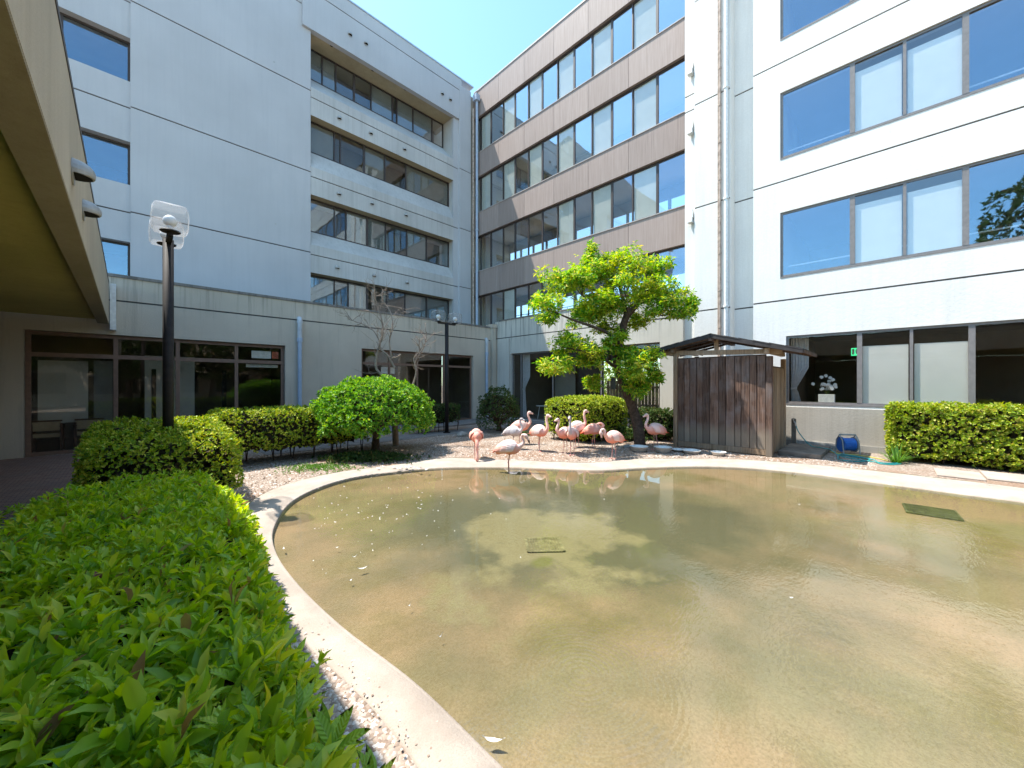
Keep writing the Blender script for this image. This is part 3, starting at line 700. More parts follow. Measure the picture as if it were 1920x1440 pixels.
b = MB(); b.box(14.99, 14.998, .80, .83, 2.63, 2.70); b.box(14.99, 14.998, .78, .84, 2.70, 2.735); b.box(14.99, 14.998, .805, .825, 2.745, 2.77); b.box(14.99, 14.998, .86, .91, 2.61, 2.77); b.build('running_figure_pictogram', M['white'], t)
def curtain(label, axis, pos, a, z0, z1, w0, w1, tie):
    t = thing('curtain', label, 'curtain', (pos, a, z0) if axis == 'u' else (a, pos, z0))
    V = []; F = []; n = 28; zz = [z0, z0+.12, tie-.1, tie, tie+.2, tie+.6, z1-.3, z1]; k = 0
    for j, z in enumerate(zz):
        f = 1.0 if z > tie+.5 else (.30+.7*max(0, (z-tie))/.6 if z >= tie else .36+.2*(tie-z)/max(.1, tie-z0))
        for i_ in range(n+1):
            s = i_/n; q = a+w0+(w1-w0)*s*f; d = .03*sin(s*pi*12)
            V.append((pos+d, q, z) if axis == 'u' else (q, pos+d, z))
    for j in range(len(zz)-1):
        for i_ in range(n): F.append((j*(n+1)+i_, j*(n+1)+i_+1, (j+1)*(n+1)+i_+1, (j+1)*(n+1)+i_))
    b = MB(); b.add(V, F); b.build('curtain_cloth', M['curtain'], t, smooth=True)
    b = MB()
    if axis == 'u': b.box(pos-.04, pos+.04, a+w0, a+w0+(w1-w0)*.34, tie-.03, tie+.03)
    else: b.box(a+w0, a+w0+(w1-w0)*.34, pos-.04, pos+.04, tie-.03, tie+.03)
    b.build('tieback', M['curtain'], t)
    return t
curtain('grey curtain tied back inside the window beside the wooden shed', 'u', RU+.5, 2.2, 1.25, 3.1, 0, -.42, 1.62)

# ------------------------------------------------------------------ brown clad building
BU = 14.35
bb = thing('brown_building', 'brown panel clad building between the grey and the white block', 'building', (BU, 11, 4.9))
sills = [4.93, 8.27, 11.68, 15.14]; heads = [6.86, 10.33, 13.76, 17.22]
joints = [5.14]+[5.74+1.932*k for k in range(1, 7)]+[17.55]
for (z0, z1) in ((6.86, 8.25), (10.33, 11.66), (13.76, 15.12), (17.22, 18.74)):
    for k in range(len(joints)-1):
        b = MB(); b.bevbox(BU, BU+.12, joints[k]+.0035, joints[k+1]-.0035, z0, z1, .005); b.build('cladding_panel', M['clad'], bb)
    b = MB(); b.box(BU+.121, BU+.2, 5.14, 17.6, z0+.01, z1-.01); b.build('backing_wall', M['groove'], bb)
    b = MB(); b.box(BU-.03, BU+.14, 5.14, 17.5, z1+.001, z1+.028); b.build('sill_flashing', M['clad_cap'], bb)
mullb = [6.53, 7.56, 8.50, 9.49, 10.44, 11.41, 12.36, 13.30, 14.25, 15.17, 16.16, 17.05]
for r, (z0, z1) in enumerate(zip([s+.02 for s in sills], heads)):
    w, ed = window(bb, 'u', BU+.13, 5.3, 17.5, z0+.01, z1-.01, mullb, 'frame_dark', ['glass_sky', 'glass_clear'] if r >= 2 else ['glass_up', 'glass_clear'], bar=.055, sill=False, thick_mull=[mullb[i_] for i_ in (0, 2, 4, 6, 8, 10)])
    ed = sorted(ed)
    for i_ in range(len(ed)-1):
        beige = (i_ % 2 == 1) if r in (2, 3) else (i_ in (1, 3, 5) if r == 1 else i_ in (9,))
        if beige:
            panel(w, 'u', BU+.19, ed[i_]+.05, ed[i_+1]-.05, z0+(.02 if r > 2 else .06), z1-.03, M['blind'])
    room(bb, BU+.21, BU+2.9, 5.16, 17.5, z0-.6, z1+.30, 'u', 'room', back=(z0+.3, z1-.25, 12, .07) if r != 3 else (z0+.3, z1-.2, 12, .5))
    b = MB()
    for zr in (.35, .62, .86): b.tube([(BU+2.2, 5.3, z0+zr-.3+.35), (BU+2.2, 17.3, z0+zr-.3+.35)], .018, 5)
    for q in np.arange(5.6, 17.2, .97): b.tube([(BU+2.2, q, z0-.55), (BU+2.2, q, z0+.9)], .018, 5)
    b.build('inner_railing', M['white'] if r > 1 else M['frame_dark'], bb)
b = MB(); b.box(BU+.13, BU+3.0, 5.2, 17.6, 18.2, 18.66); b.build('roof_slab', M['groove'], bb)
b = MB(); b.box(BU-.02, BU+.25, 5.14, 17.5, 18.77, 18.83); b.build('roof_coping', M['clad_cap'], bb)

# ------------------------------------------------------------------ grey building at the back left
LV = 17.5
lb = thing('grey_building', 'pale grey block with blank panel wall and recessed strip windows at the left', 'building', (6, LV, 0))
cuts = [(-14, .05, 11.58, 13.0, .35, True), (-14, .05, 8.22, 9.62, .35, True), (-14, .05, 4.88, 6.36, .35, True), (-14, .05, 15.0, 16.4, .35, True), (-14, .06, 4.5, 20.5, .12, False)]
cuts = [cuts[4]]+[(c[0], c[1], c[2], c[3], .47, True) for c in cuts[:4]]
facade('wall', 'v', LV, -14, 5.46, 4.5, 20.5, cuts, [M['blue_wall'], M['groove']], lb, groove=[(z, -14, 5.46) for z in (7.32, 10.72, 14.16, 17.6)], thick=.55)
for z0, z1 in ((11.58, 13.0), (8.22, 9.62), (4.88, 6.36), (15.0, 16.4)):
    window(lb, 'v', LV+.36, -5.6, .05, z0, z1, [-1.42, -2.9, -4.2], 'frame_dark', 'glass_up', bar=.06)
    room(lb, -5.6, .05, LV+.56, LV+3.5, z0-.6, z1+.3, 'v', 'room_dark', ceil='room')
# strips of the right half
x0, x1 = 5.47, 12.86
rows = [(4.75, 6.48, 17.9), (8.33, 9.78, 17.9), (11.76, 13.14, 17.9), (15.32, 16.72, 18.45)]
b = MB()
def band(b, za, zb, back_lo, back_hi):
    """spandrel from za (its bottom edge) to the window sill zb, with a sloping top"""
    gz = za+.76
    b.cur = 0
    b.quad((x0, LV, za), (x1, LV, za), (x1, LV, gz-.02), (x0, LV, gz-.02))
    b.cur = 1; b.quad((x0, LV+.03, gz-.02), (x1, LV+.03, gz-.02), (x1, LV+.03, gz+.02), (x0, LV+.03, gz+.02))
    b.quad((x0, LV, gz-.02), (x1, LV, gz-.02), (x1, LV+.03, gz-.02), (x0, LV+.03, gz-.02))
    b.cur = 0
    b.quad((x0, LV, gz+.02), (x1, LV, gz+.02), (x1, LV+.03, gz+.02), (x0, LV+.03, gz+.02))
    b.quad((x0, LV, gz+.02), (x1, LV, gz+.02), (x1, LV, gz+.42), (x0, LV, gz+.42))
    b.quad((x0, LV, gz+.42), (x1, LV, gz+.42), (x1, back_hi, zb), (x0, back_hi, zb))
    b.cur = 2; b.quad((x0, LV, za), (x1, LV, za), (x1, back_lo, za), (x0, back_lo, za)); b.cur = 0
for k in range(3): band(b, rows[k][1], rows[k+1][0], rows[k][2]+.1, rows[k+1][2])
b.build('spandrel_wall', [M['band_wall'], M['groove'], M['soffit_tan']], lb)
b = MB()   # parapet fascia over the deep recess
b.box(5.12, 13.34, LV-.12, LV+.12, 16.68, 18.28); b.cur = 1; b.box(5.12, 13.34, LV-.09, LV+.10, 18.282, 18.32); b.cur = 0
b.box(5.12, 13.34, LV-.12, LV+.12, 18.322, 18.95); b.cur = 2; b.box(5.14, 13.3, LV+.122, 18.6, 16.72, 16.8)
b.build('parapet_fascia', [M['blue_wall'], M['groove'], M['soffit_tan']], lb)
b = MB(); b.box(4.6, 14.2, LV-.15, LV+.5, 18.952, 19.02); b.build('roof_coping', M['pvc_blue'], lb)
b = MB(); b.box(5.5, 14.3, LV+2.2, LV+6, 4.6, 18.9); b.box(5.47, 13.2, LV+.14, LV+2.2, 16.81, 18.6); b.box(-14, 5.46, LV+.6, LV+6, 19.0, 20.4)
for q in ((12.862, 13.2),):
    b.box(q[0], q[1], LV+.14, 18.6, 4.6, 16.71)
b.build('core_wall', M['band_wall'], lb)
facade('pier_wall', 'v', LV-.14, 13.2, 14.0, 4.6, 18.6, [], [M['blue_wall'], M['groove']], lb, groove=[(z+.76, 13.2, 14.0) for z in (6.48, 9.78, 13.14)], thick=.8)
facade('pier_wall', 'v', LV, 12.862, 13.198, 4.6, 16.67, [], [M['blue_wall'], M['groove']], lb, groove=[(z+.76, 12.862, 13.198) for z in (6.48, 9.78, 13.14)], thick=.1)
b = MB(); b.box(14.002, 14.34, LV+.0, LV+.6, 4.6, 18.5); b.box(14.342, 14.9, LV+.06, LV+.6, 4.6, 18.6); b.build('corner_wall', M['wing_wall'], lb)
lm = [[6.05, 7.3, 8.2, 10.1, 11.9], [6.6, 6.9, 7.95, 9.0, 10.15], [6.65, 7.15, 8.05, 9.0, 10.25, 11.5], [6.2, 6.72, 8.1, 9.0, 10.3, 11.5]]
lm = [[6.58, 7.2, 8.1, 9.1, 10.1, 11.4], [6.58, 7.1, 8.1, 9.05, 10.2, 11.4], [6.58, 6.85, 7.95, 9.0, 10.15], [6.25, 6.85, 7.7, 8.55, 9.7, 9.95, 10.9, 12.1]]
for k, (z0, z1, yy) in enumerate(rows):
    w, ed = window(lb, 'v', yy, x0+.01, x1-.01, z0, z1, lm[k], 'frame_dark', 'glass_clear' if k != 2 else 'glass_dark', bar=.055, sill=False, thick_mull=[lm[k][2]])
    for i_ in range(len(ed)-1):
        if (k == 3 and i_ in (0, 1, 4, 6, 7)) or (k == 2 and i_ in (0, 3, 5)) or (k == 1 and i_ in (2, 3, 5)) or (k == 0 and i_ in (0, 2, 5, 6)):
            panel(w, 'v', yy+.075, ed[i_]+.04, ed[i_+1]-.04, z0+.06, z1-.05, M['blind_grey'])
    b = MB(); b.cur = 0; b.box(x0, x1, yy+.95, yy+1.0, z0-.1, z1+.1); b.cur = 1; b.box(x0, x1, yy+.08, yy+.95, z1+.02, z1+.06); b.box(x0, x1, yy+.08, yy+.95, z0-.06, z0-.02)
    b.build('interior', [M['room_dark'], M['room']], lb)
# little vent hoods on the spandrels
def vent(parent, p, axis, r, name='vent_hood'):
    """half-round hood: round back plate, dome whose shaded opening is a near-black disc"""
    b = MB(); n = 18; V = []; F = []; m_ = 7; cut = -.30*r
    for i_ in range(m_):
        th = i_/(m_-1)*pi/2
        for k in range(n):
            ph = 2*pi*k/n; a = r*cos(ph)*cos(th); zz = max(cut, r*sin(ph)*cos(th)); dd = r*1.25*sin(th)
            V.append((p[0]+a, p[1]-dd, p[2]+zz) if axis == 'v' else (p[0]+dd, p[1]+a, p[2]+zz))
    for i_ in range(m_-1):
        for k in range(n): F.append((i_*n+k, i_*n+(k+1) % n, (i_+1)*n+(k+1) % n, (i_+1)*n+k))
    b.add(V, F); b.cur = 1
    U = []
    for k in range(13):
        ph = pi*k/12; a = r*.86*cos(ph); dd = r*1.05*sin(ph)+.004
        U.append((p[0]+a, p[1]-dd, p[2]+cut-.003) if axis == 'v' else (p[0]+dd, p[1]+a, p[2]+cut-.003))
    b.add(U, [tuple(range(13))]); b.cur = 0
    b.tube([(p[0], p[1]-.012, p[2]-.0), (p[0], p[1]+.0, p[2])] if axis == 'v' else [(p[0]+.012, p[1], p[2]), (p[0], p[1], p[2])], r, 16)
    return b.build(name, [M['steel_vent'], M['void_shade']], parent, smooth=False)
def on_v(V_, x, y):
    s = (x-960)/720; t_ = 2*V_/(1-s); return (t_-V_, H+(720-y)/720*t_/R2)
for (x, y) in ((636, 222), (695, 250), (758, 280), (635, 364), (697, 382), (761, 404), (632, 502), (701, 517), (763, 530)):
    a, z = on_v(LV, x, y); vent(lb, (a, LV-.002, z), 'v', .10)
for (x, y) in ((656, 65), (686, 82), (829, 176), (844, 187)):
    a, z = on_v(LV-.12, x, y); vent(lb, (a, LV-.122, z), 'v', .10)
for (x, y) in ((622, 85), (699, 131), (760, 167)):
    b = MB(); s = (x-960)/720; D = (16.72-H)*720/(720-y); p = at(x, y, D); b.tube([(p[0], p[1], 16.719), (p[0], p[1], 16.70)], .07, 10); b.build('soffit_vent', M['void_shade'], lb)
for (x, y) in ((514, 116), (517, 420)):
    a, z = on_v(LV, x, y); b = MB(); b.tube([(a, LV-.01, z), (a, LV+.01, z)], .03, 8); b.build('wall_fitting', M['steel_vent'], lb)
# pipes in the corner
pipe(lb, 'downpipe', [(14.05, 17.2, 4.7), (14.05, 17.2, 17.6)], .05, M['rust_pipe'], [(14.05, 17.2, z) for z in np.arange(5.2, 17.5, 1.7)])
pipe(lb, 'downpipe', [(14.20, 17.05, 4.7), (14.20, 17.05, 18.0)], .075, M['pvc_blue'], [(14.20, 17.05, z) for z in (8.9, 10.6, 12.6)])
b = MB(); b.box(14.02, 14.30, 16.9, 17.2, 18.0, 18.35); b.build('rainwater_head', M['pvc_blue'], lb)
b = MB(); b.tube([(14.16, 17.05, 18.36), (14.16, 17.05, 18.6)], [.16, .01], 4); b.build('hopper_cap', M['frame_dark'], lb)

# ------------------------------------------------------------------ one-storey wing
WV = 14.6; WU = 13.4
wg = thing('low_wing', 'low concrete wing with brown framed ground floor windows round the corner of the yard', 'building', (6, WV, 0))
facade('wall', 'v', WV, -14, 13.05, 0, 4.58, [(-1.75, 3.76, 0.0, 3.05, .28, True), (6.38, 11.92, 0.02, 3.13, .28, True)], [M['wing_wall'], M['groove']], wg, groove=[(3.96, -14, 13.05)], thick=.3)
facade('wall', 'u', WU, 5.142, 14.62, 0, 4.93, [(5.95, 13.5, 0.05, 3.25, .28, True)], [M['wing_wall_light'], M['groove']], wg, groove=[(4.07, 5.142, 14.62)], thick=.3)
b = MB(); b.box(-14, 13.0, WV-.03, WV+.33, 4.582, 4.66); b.build('coping', M['coping'], wg)
b = MB(); b.box(WU-.03, WU+.33, 5.15, 14.3, 4.932, 4.99); b.build('coping', M['coping'], wg)
b = MB(); b.box(13.06, 13.30, WV-.16, WV+.3, 0, 4.60); b.box(13.02, 13.34, WV-.2, WV+.34, 4.60, 4.78); b.build('corner_pilaster', M['wing_wall'], wg)
b = MB(); b.box(WU-.10, WU+.28, 13.52, 14.0, 0, 4.0); b.build('corner_pilaster', M['wing_wall_light'], wg)
b = MB(); b.box(-14, 13.7, WV+.34, LV+.1, 4.30, 4.40); b.box(WU+.34, BU+.2, 5.2, 14.6, 4.68, 4.78); b.build('roof_slab', M['plinth'], wg)
w, ed = window(wg, 'v', WV+.12, -1.74, 3.75, 0.0, 3.04, [-.23, 1.02, 2.42], 'frame_brown', 'glass_dark', transoms=[2.47], bar=.09, sill=False)
w, ed2 = window(wg, 'v', WV+.12, 6.39, 11.91, 0.02, 3.12, [8.9, 10.28, 7.6], 'frame_brown', 'glass_dark', transoms=[2.57], bar=.08, sill=False)
w, ed3 = window(wg, 'u', WU+.12, 5.96, 13.49, 0.06, 3.24, [8.42, 10.93, 12.9], 'frame_grey', 'glass_dark', bar=.05, sill=False)
b = MB()
b.box(-.9, -.86, WV+.5, WV+.53, 1.5, 2.3)
for q in (.1, .9): pass
b = MB(); b.cur = 0
b.box(-2.2, 4.3, WV+4.2, WV+4.3, 0, 3.4); b.box(-2.3, -2.2, WV+.3, WV+4.2, 0, 3.4); b.box(4.3, 4.4, WV+.3, WV+4.2, 0, 3.4)
b.cur = 1; b.box(-2.2, 4.3, WV+.3, WV+4.2, 3.4, 3.46); b.cur = 2; b.box(-2.2, 4.3, WV+.3, WV+4.2, -.04, .02)
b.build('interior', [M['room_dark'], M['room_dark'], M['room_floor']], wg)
b = MB(); b.box(5.9, 12.3, WV+3.2, WV+3.3, 0, 3.4); b.box(5.9, 5.98, WV+.3, WV+3.2, 0, 3.4); b.box(12.4, 12.48, WV+.3, WV+3.2, 0, 3.4)
b.cur = 1; b.box(5.9, 12.4, WV+.3, WV+3.2, 3.4, 3.46); b.cur = 2; b.box(5.9, 12.4, WV+.3, WV+3.2, -.04, .02)
b.build('interior', [M['room_dark'], M['room_dark'], M['room_floor']], wg)
# frosted screens and papers behind the left glass
for (a0, a1, z0, z1, k) in ((-1.6, -.75, .75, 2.35, 'room'), (-.65, -.3, .6, 2.38, 'blind_grey')):
    panel(wg, 'v', WV+.6, a0, a1, z0, z1, M[k], 'interior_screen')
panel(wg, 'v', WV+.26, 2.85, 3.4, 2.60, 2.84, M['white'], 'paper_notice'); panel(wg, 'v', WV+.26, 3.43, 3.62, 2.60, 2.84, M['red_paper'], 'red_poster')
panel(wg, 'v', WV+.26, 2.7, 3.6, 2.30, 2.40, M['white'], 'paper_notice')
panel(wg, 'v', WV+.26, 7.3, 7.9, 2.18, 2.44, M['white'], 'paper_notice')
panel(wg, 'v', WV+1.2, .35, 1.5, .2, 2.6, M['room'], 'inner_partition'); panel(wg, 'v', WV+1.18, .5, .6, .3, 2.2, M['void_shade'], 'door_slot'); panel(wg, 'v', WV+1.18, 2.2, 2.32, .3, 2.2, M['void_shade'], 'door_slot')
# strip lights seen through the transoms
for (a, y) in ((1.6, 1.2), (.2, 2.2)):
    b = MB(); b.box(a, a+.7, WV+y, WV+y+.1, 3.30, 3.36); b.build('ceiling_light', M['white'], wg)
# room behind the right-hand glass, open to greenery at its far right
b = MB(); X1 = WU+4.6
b.cur = 0; b.box(X1, X1+.1, 11.1, 14.5, 0, 3.6); b.box(WU+.31, X1, 14.05, 14.15, 0, 3.6); b.box(X1, X1+.1, 5.2, 7.9, 0, 3.6); b.box(X1, X1+.1, 7.9, 11.1, 3.0, 3.6); b.box(X1, X1+.1, 7.9, 11.1, 0, .35)
b.box(X1-.02, X1+.12, 9.5, 9.62, .35, 3.0); b.box(WU+.31, X1, 5.16, 5.24, 0, 3.6)
b.cur = 1; b.box(WU+.31, X1, 5.16, 14.1, 3.6, 3.66); b.cur = 2; b.box(WU+.31, X1, 5.16, 14.1, -.02, .04)
b.build('interior', [M['room_dark'], M['room_dark'], M['room_floor']], wg)
panel(wg, 'u', WU+2.6, 9.2, 9.45, 1.5, 2.1, M['blind_grey'], 'picture_frame'); panel(wg, 'u', WU+2.5, 11.4, 12.7, .05, 2.9, M['room'], 'inner_partition')
curtain('long grey curtain hanging inside the corner window of the low wing', 'u', WU+.45, 13.1, .1, 3.2, 0, -.5, 1.5)
for (x, y, lab) in ((4.18, 0, 0), (12.72, 0, 1)):
    t = thing('downpipe', ('grey downpipe with peeling paint left of the dead tree on the wing wall', 'grey downpipe beside the inner corner of the low wing')[lab], 'pipe', (x, WV-.1, 0), 'downpipes on the low wing')
    b = MB(); b.tube([(x, WV, 4.0), (x, WV-.06, 4.01), (x, WV-.10, 3.95), (x, WV-.10, 3.3)], .075, 10); b.tube([(x, WV-.10, 3.94), (x, WV-.10, 3.84)], .09, 10); b.build('upper_pipe', M['pvc'], t)
    b = MB(); b.tube([(x, WV-.10, 3.32), (x, WV-.10, 0.0)], .066, 10); b.tube([(x, WV-.10, 3.34), (x, WV-.10, 3.2)], .085, 10); b.build('lower_pipe', M['pvc_blue'], t)

# ------------------------------------------------------------------ overhanging block at the left
ob = thing('overhanging_block', 'tan rendered overhanging upper storey with two round vents at the far left', 'building', (-.35, 7, 3.3))
b = MB()
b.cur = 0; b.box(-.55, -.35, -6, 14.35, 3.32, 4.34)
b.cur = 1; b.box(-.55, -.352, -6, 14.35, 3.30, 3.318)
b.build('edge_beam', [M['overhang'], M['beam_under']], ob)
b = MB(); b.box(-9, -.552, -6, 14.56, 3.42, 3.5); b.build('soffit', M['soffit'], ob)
b = MB(); b.box(-9, -.56, -6, 14.35, 3.52, 4.3); b.build('roof_slab', M['overhang'], ob)
b = MB(); b.box(-.58, -.344, -6, 14.38, 4.342, 4.40); b.build('roof_edge_trim', M['frame_dark'], ob)
b = MB(); b.box(-.33, -.22, 14.30, 14.58, 3.15, 4.34); b.build('end_gutter', M['white'], ob)
for (v_, z) in ((5.15, 3.61), (6.28, 3.63)): vent(ob, (-.348, v_, z+.02), 'u', .115)
b = MB(); b.box(-9, -8.8, -6, 14.5, 0, 3.4); b.build('back_wall', M['overhang'], ob)

# ------------------------------------------------------------------ wooden shed
sh = thing('wooden_shed', 'dark weathered board shed with low gabled roof standing in front of the white building', 'shed', (11.7, 3.3, 0))
SX0, SX1, SY0, SY1 = 10.9, 12.5, 2.15, 4.38
def post(x, y, w, z1, mat='wood_pale', z0=0.0):
    b = MB(); b.bevbox(x-w/2, x+w/2, y-w/2, y+w/2, z0, z1, .008); return b.build('post', M[mat], sh)
post(SX0, SY1, .11, 2.60); post(SX0, SY0, .13, 2.42, 'wood'); post(SX1, SY0, .11, 2.42); post(SX1, SY1, .11, 2.6)
n = 12; y = SY0+.075; tot = SY1-.065-y
ws = np.array([1.0, .85, 1.05, .8, 1.15, .9, 1.2, .95, .9, .95, .85, .95]); ws = ws/ws.sum()*tot
for k in range(n):
    o = random.uniform(-.007, .007); tilt = random.uniform(-.004, .004)
    b = MB(); y0, y1 = y+.008, y+ws[k]-.008; zt = 2.44+random.uniform(-.01, .012)
    x = SX0-.012+o
    b.add([(x-.011, y0, .17), (x+.011, y0, .17), (x+.011, y1, .17), (x-.011, y1, .17),
           (x-.011, y0+tilt, zt), (x+.011, y0+tilt, zt), (x+.011, y1+tilt, zt), (x-.011, y1+tilt, zt)],
          [(0, 3, 2, 1), (4, 5, 6, 7), (0, 1, 5, 4), (1, 2, 6, 5), (2, 3, 7, 6), (3, 0, 4, 7)])
    b.build('board', M['wood'], sh); y += ws[k]
y = SX0+.07
while y < SX1-.08:
    w_ = random.uniform(.07, .12); b = MB(); o = random.uniform(-.005, .005)
    b.box(y+.004, y+w_-.004, SY0-.02+o, SY0+.005+o, .05, 2.16); b.build('board', M['wood_pale'], sh); y += w_
y = SX0+.07
while y < SX1-.1:
    w_ = .13; b = MB(); b.box(y+.004, y+w_-.004, SY1-.01, SY1+.015, .05, 2.4); b.build('board', M['wood'], sh); y += w_
b = MB(); b.box(SX0-.03, SX0+.04, SY0+.07, SY1-.06, .03, .165); b.build('bottom_rail', M['wood_pale'], sh)
b = MB(); b.box(SX0-.005, SX0+.05, SY0+.07, SY1-.06, 2.39, 2.47); b.build('top_rail', M['wood'], sh)
b = MB(); b.box(SX0+.03, SX0+.055, SY0+.07, SY1-.06, .16, 2.4); b.build('inner_lining', M['wood'], sh)
b = MB(); b.box(SX0+.1, SX1, SY0+.03, SY0+.05, .05, 2.2); b.build('inner_lining', M['wood'], sh)
# beam, ridge, rafters and the two roof slopes
RY = 3.38; zl, zr, zt = 2.70, 2.53, 3.03; YL, YR = 4.98, 1.46; XF, XB = 10.58, 12.62
def slope_z(y): return zt+(zl-zt)*(y-RY)/(YL-RY) if y > RY else zt+(zr-zt)*(RY-y)/(RY-YR)
b = MB(); b.obox((SX0, (SY0+SY1)/2+.05, 2.575), (0, 1, .035), (1, 0, 0), (0, 0, 1), (SY1-SY0)/2+.3, .045, .06); b.build('cross_beam', M['wood_pale'], sh)
b = MB(); b.box(SX0-.30, XB-.05, RY-.05, RY+.05, zt-.16, zt-.045); b.build('ridge_beam', M['wood'], sh)
b = MB(); b.box(SX0-.03, SX0+.03, RY-.10, RY-.01, 2.62, zt-.05); b.build('king_post', M['wood_pale'], sh)
for yy, zz in ((SY1+.02, slope_z(SY1)-.10), (SY0+.02, slope_z(SY0)-.12)):
    b = MB(); b.box(SX0-.22, XB-.05, yy-.05, yy+.05, zz-.10, zz+.01); b.build('wall_plate', M['wood_pale'], sh)
for x in (SX0-.18, 11.4, 12.0, 12.5):
    for ya, yb in ((RY, YL-.08), (RY, YR+.08)):
        b = MB(); p0, p1 = Vector((x, ya, slope_z(ya)-.07)), Vector((x, yb, slope_z(yb)-.07)); d = p1-p0
        b.obox((p0+p1)/2, d, (1, 0, 0), d.cross(Vector((1, 0, 0))), d.length/2, .02, .03); b.build('rafter', M['wood'], sh)
for ya, yb in ((RY, YL), (RY, YR)):
    k = 6
    for q in range(k):    # roof boards overlapping downhill
        t0, t1 = q/k, (q+1)/k+.02
        y0, y1 = ya+(yb-ya)*t0, ya+(yb-ya)*min(1, t1)
        p0, p1 = Vector((0, y0, slope_z(y0)+.012)), Vector((0, y1, slope_z(y1)+.000)); d = p1-p0
        c = (p0+p1)/2; c.x = (XF+XB)/2
        b = MB(); b.obox(c, d, (1, 0, 0), d.cross(Vector((1, 0, 0))), d.length/2, (XB-XF)/2+random.uniform(-.01, .01), .014); b.build('roof_board', M['roofing'], sh)
    p0, p1 = Vector((XF+.012, ya, slope_z(ya)-.045)), Vector((XF+.012, yb, slope_z(yb)-.045)); d = p1-p0
    b = MB(); b.obox((p0+p1)/2, d, (1, 0, 0), d.cross(Vector((1, 0, 0))), d.length/2, .012, .048); b.build('barge_board', M['roofing'], sh)
b = MB(); b.box(XF+.03, XB, YR-.012, YR+.012, zr-.085, zr-.012); b.box(XF+.03, XB, YL-.012, YL+.012, zl-.075, zl-.012); b.build('eaves_board', M['wood'], sh)
b = MB(); b.obox((SX0-.02, 3.75, 2.545), (0, 1, .3), (1, 0, 0), (0, 0, 1), .10, .02, .018); b.obox((SX0-.03, 2.75, 2.53), (0, 1, .02), (1, 0, 0), (0, 0, 1), .28, .01, .012); b.build('tucked_batten', M['wood_pale'], sh)

# ------------------------------------------------------------------ lamps
def lamp(label, x, y, ax, top=3.95):
    t = thing('garden_lamp', label, 'lamp', (x, y, 0), 'twin headed garden lamps')
    b = MB(); b.tube([(x, y, 0), (x, y, top-.02)], .066, 14); b.build('post', M['black'], t, smooth=True)
    b = MB(); b.tube([(x, y, 0.0), (x, y, .04)], .13, 14); b.build('base_plate', M['black'], t)
    e = Vector((1, 0, 0)) if ax == 'x' else Vector((0, 1, 0)); c = Vector((x, y, top))
    b = MB(); b.obox(c-Vector((0, 0, .05)), e, Vector((0, 0, 1)).cross(e), (0, 0, 1), .36, .035, .03)
    b.build('arm', M['black'], t)
    for s in (-1, 1):
        q = c+e*.36*s
        b = MB(); b.tube([q-Vector((0, 0, .06)), q], .032, 10); b.lathe(q, [(.001, -.005), (.11, -.005), (.12, .005), (.11, .018), (.001, .018)], 20); hd = b.build('lamp_head', M['black'], t)
        # acrylic box with rounded edges
        hw = .20; z0, z1 = .0, .35; vs = []; fs = []; prof = [(hw*.25, z0), (hw*.9, z0+.003), (hw*1.0, z0+.04), (hw*1.04, z0+.2), (hw*1.0, z1-.05), (hw*.9, z1), (hw*.25, z1+.03), (.002, z1+.035)]
        nn = 20
        for r, h in prof:
            for k in range(nn):
                a = 2*pi*(k+.5)/nn; ca, sa = cos(a), sin(a); m_ = (abs(ca)**7+abs(sa)**7)**(-1/7)
                vs.append((q.x+r*ca*m_, q.y+r*sa*m_, q.z+h))
        for i_ in range(len(prof)-1):
            for k in range(nn): fs.append((i_*nn+k, i_*nn+(k+1) % nn, (i_+1)*nn+(k+1) % nn, (i_+1)*nn+k))
        b = MB(); b.add(vs, fs); b.build('lamp_shade', M['acrylic'], hd, smooth=False)
        b = MB(); b.tube([q+Vector((0, 0, .018)), q+Vector((0, 0, .09))], .035, 10); b.ball((q.x, q.y, q.z+.155), .082, .082, .082, 16, 10); b.build('globe', M['bulb'], hd, smooth=True)
        b = MB(); b.lathe(q+Vector((0, 0, z1+.03)), [(.03, 0), (.02, .02), (.001, .035)], 10); b.build('cap_knob', M['acrylic'], hd)
    return t
lamp('tall near garden lamp rising out of the clipped hedge at the left', .43, 7.78, 'y')
lamp('farther garden lamp standing between the round bush and the inner corner', 8.04, 11.33, 'x')

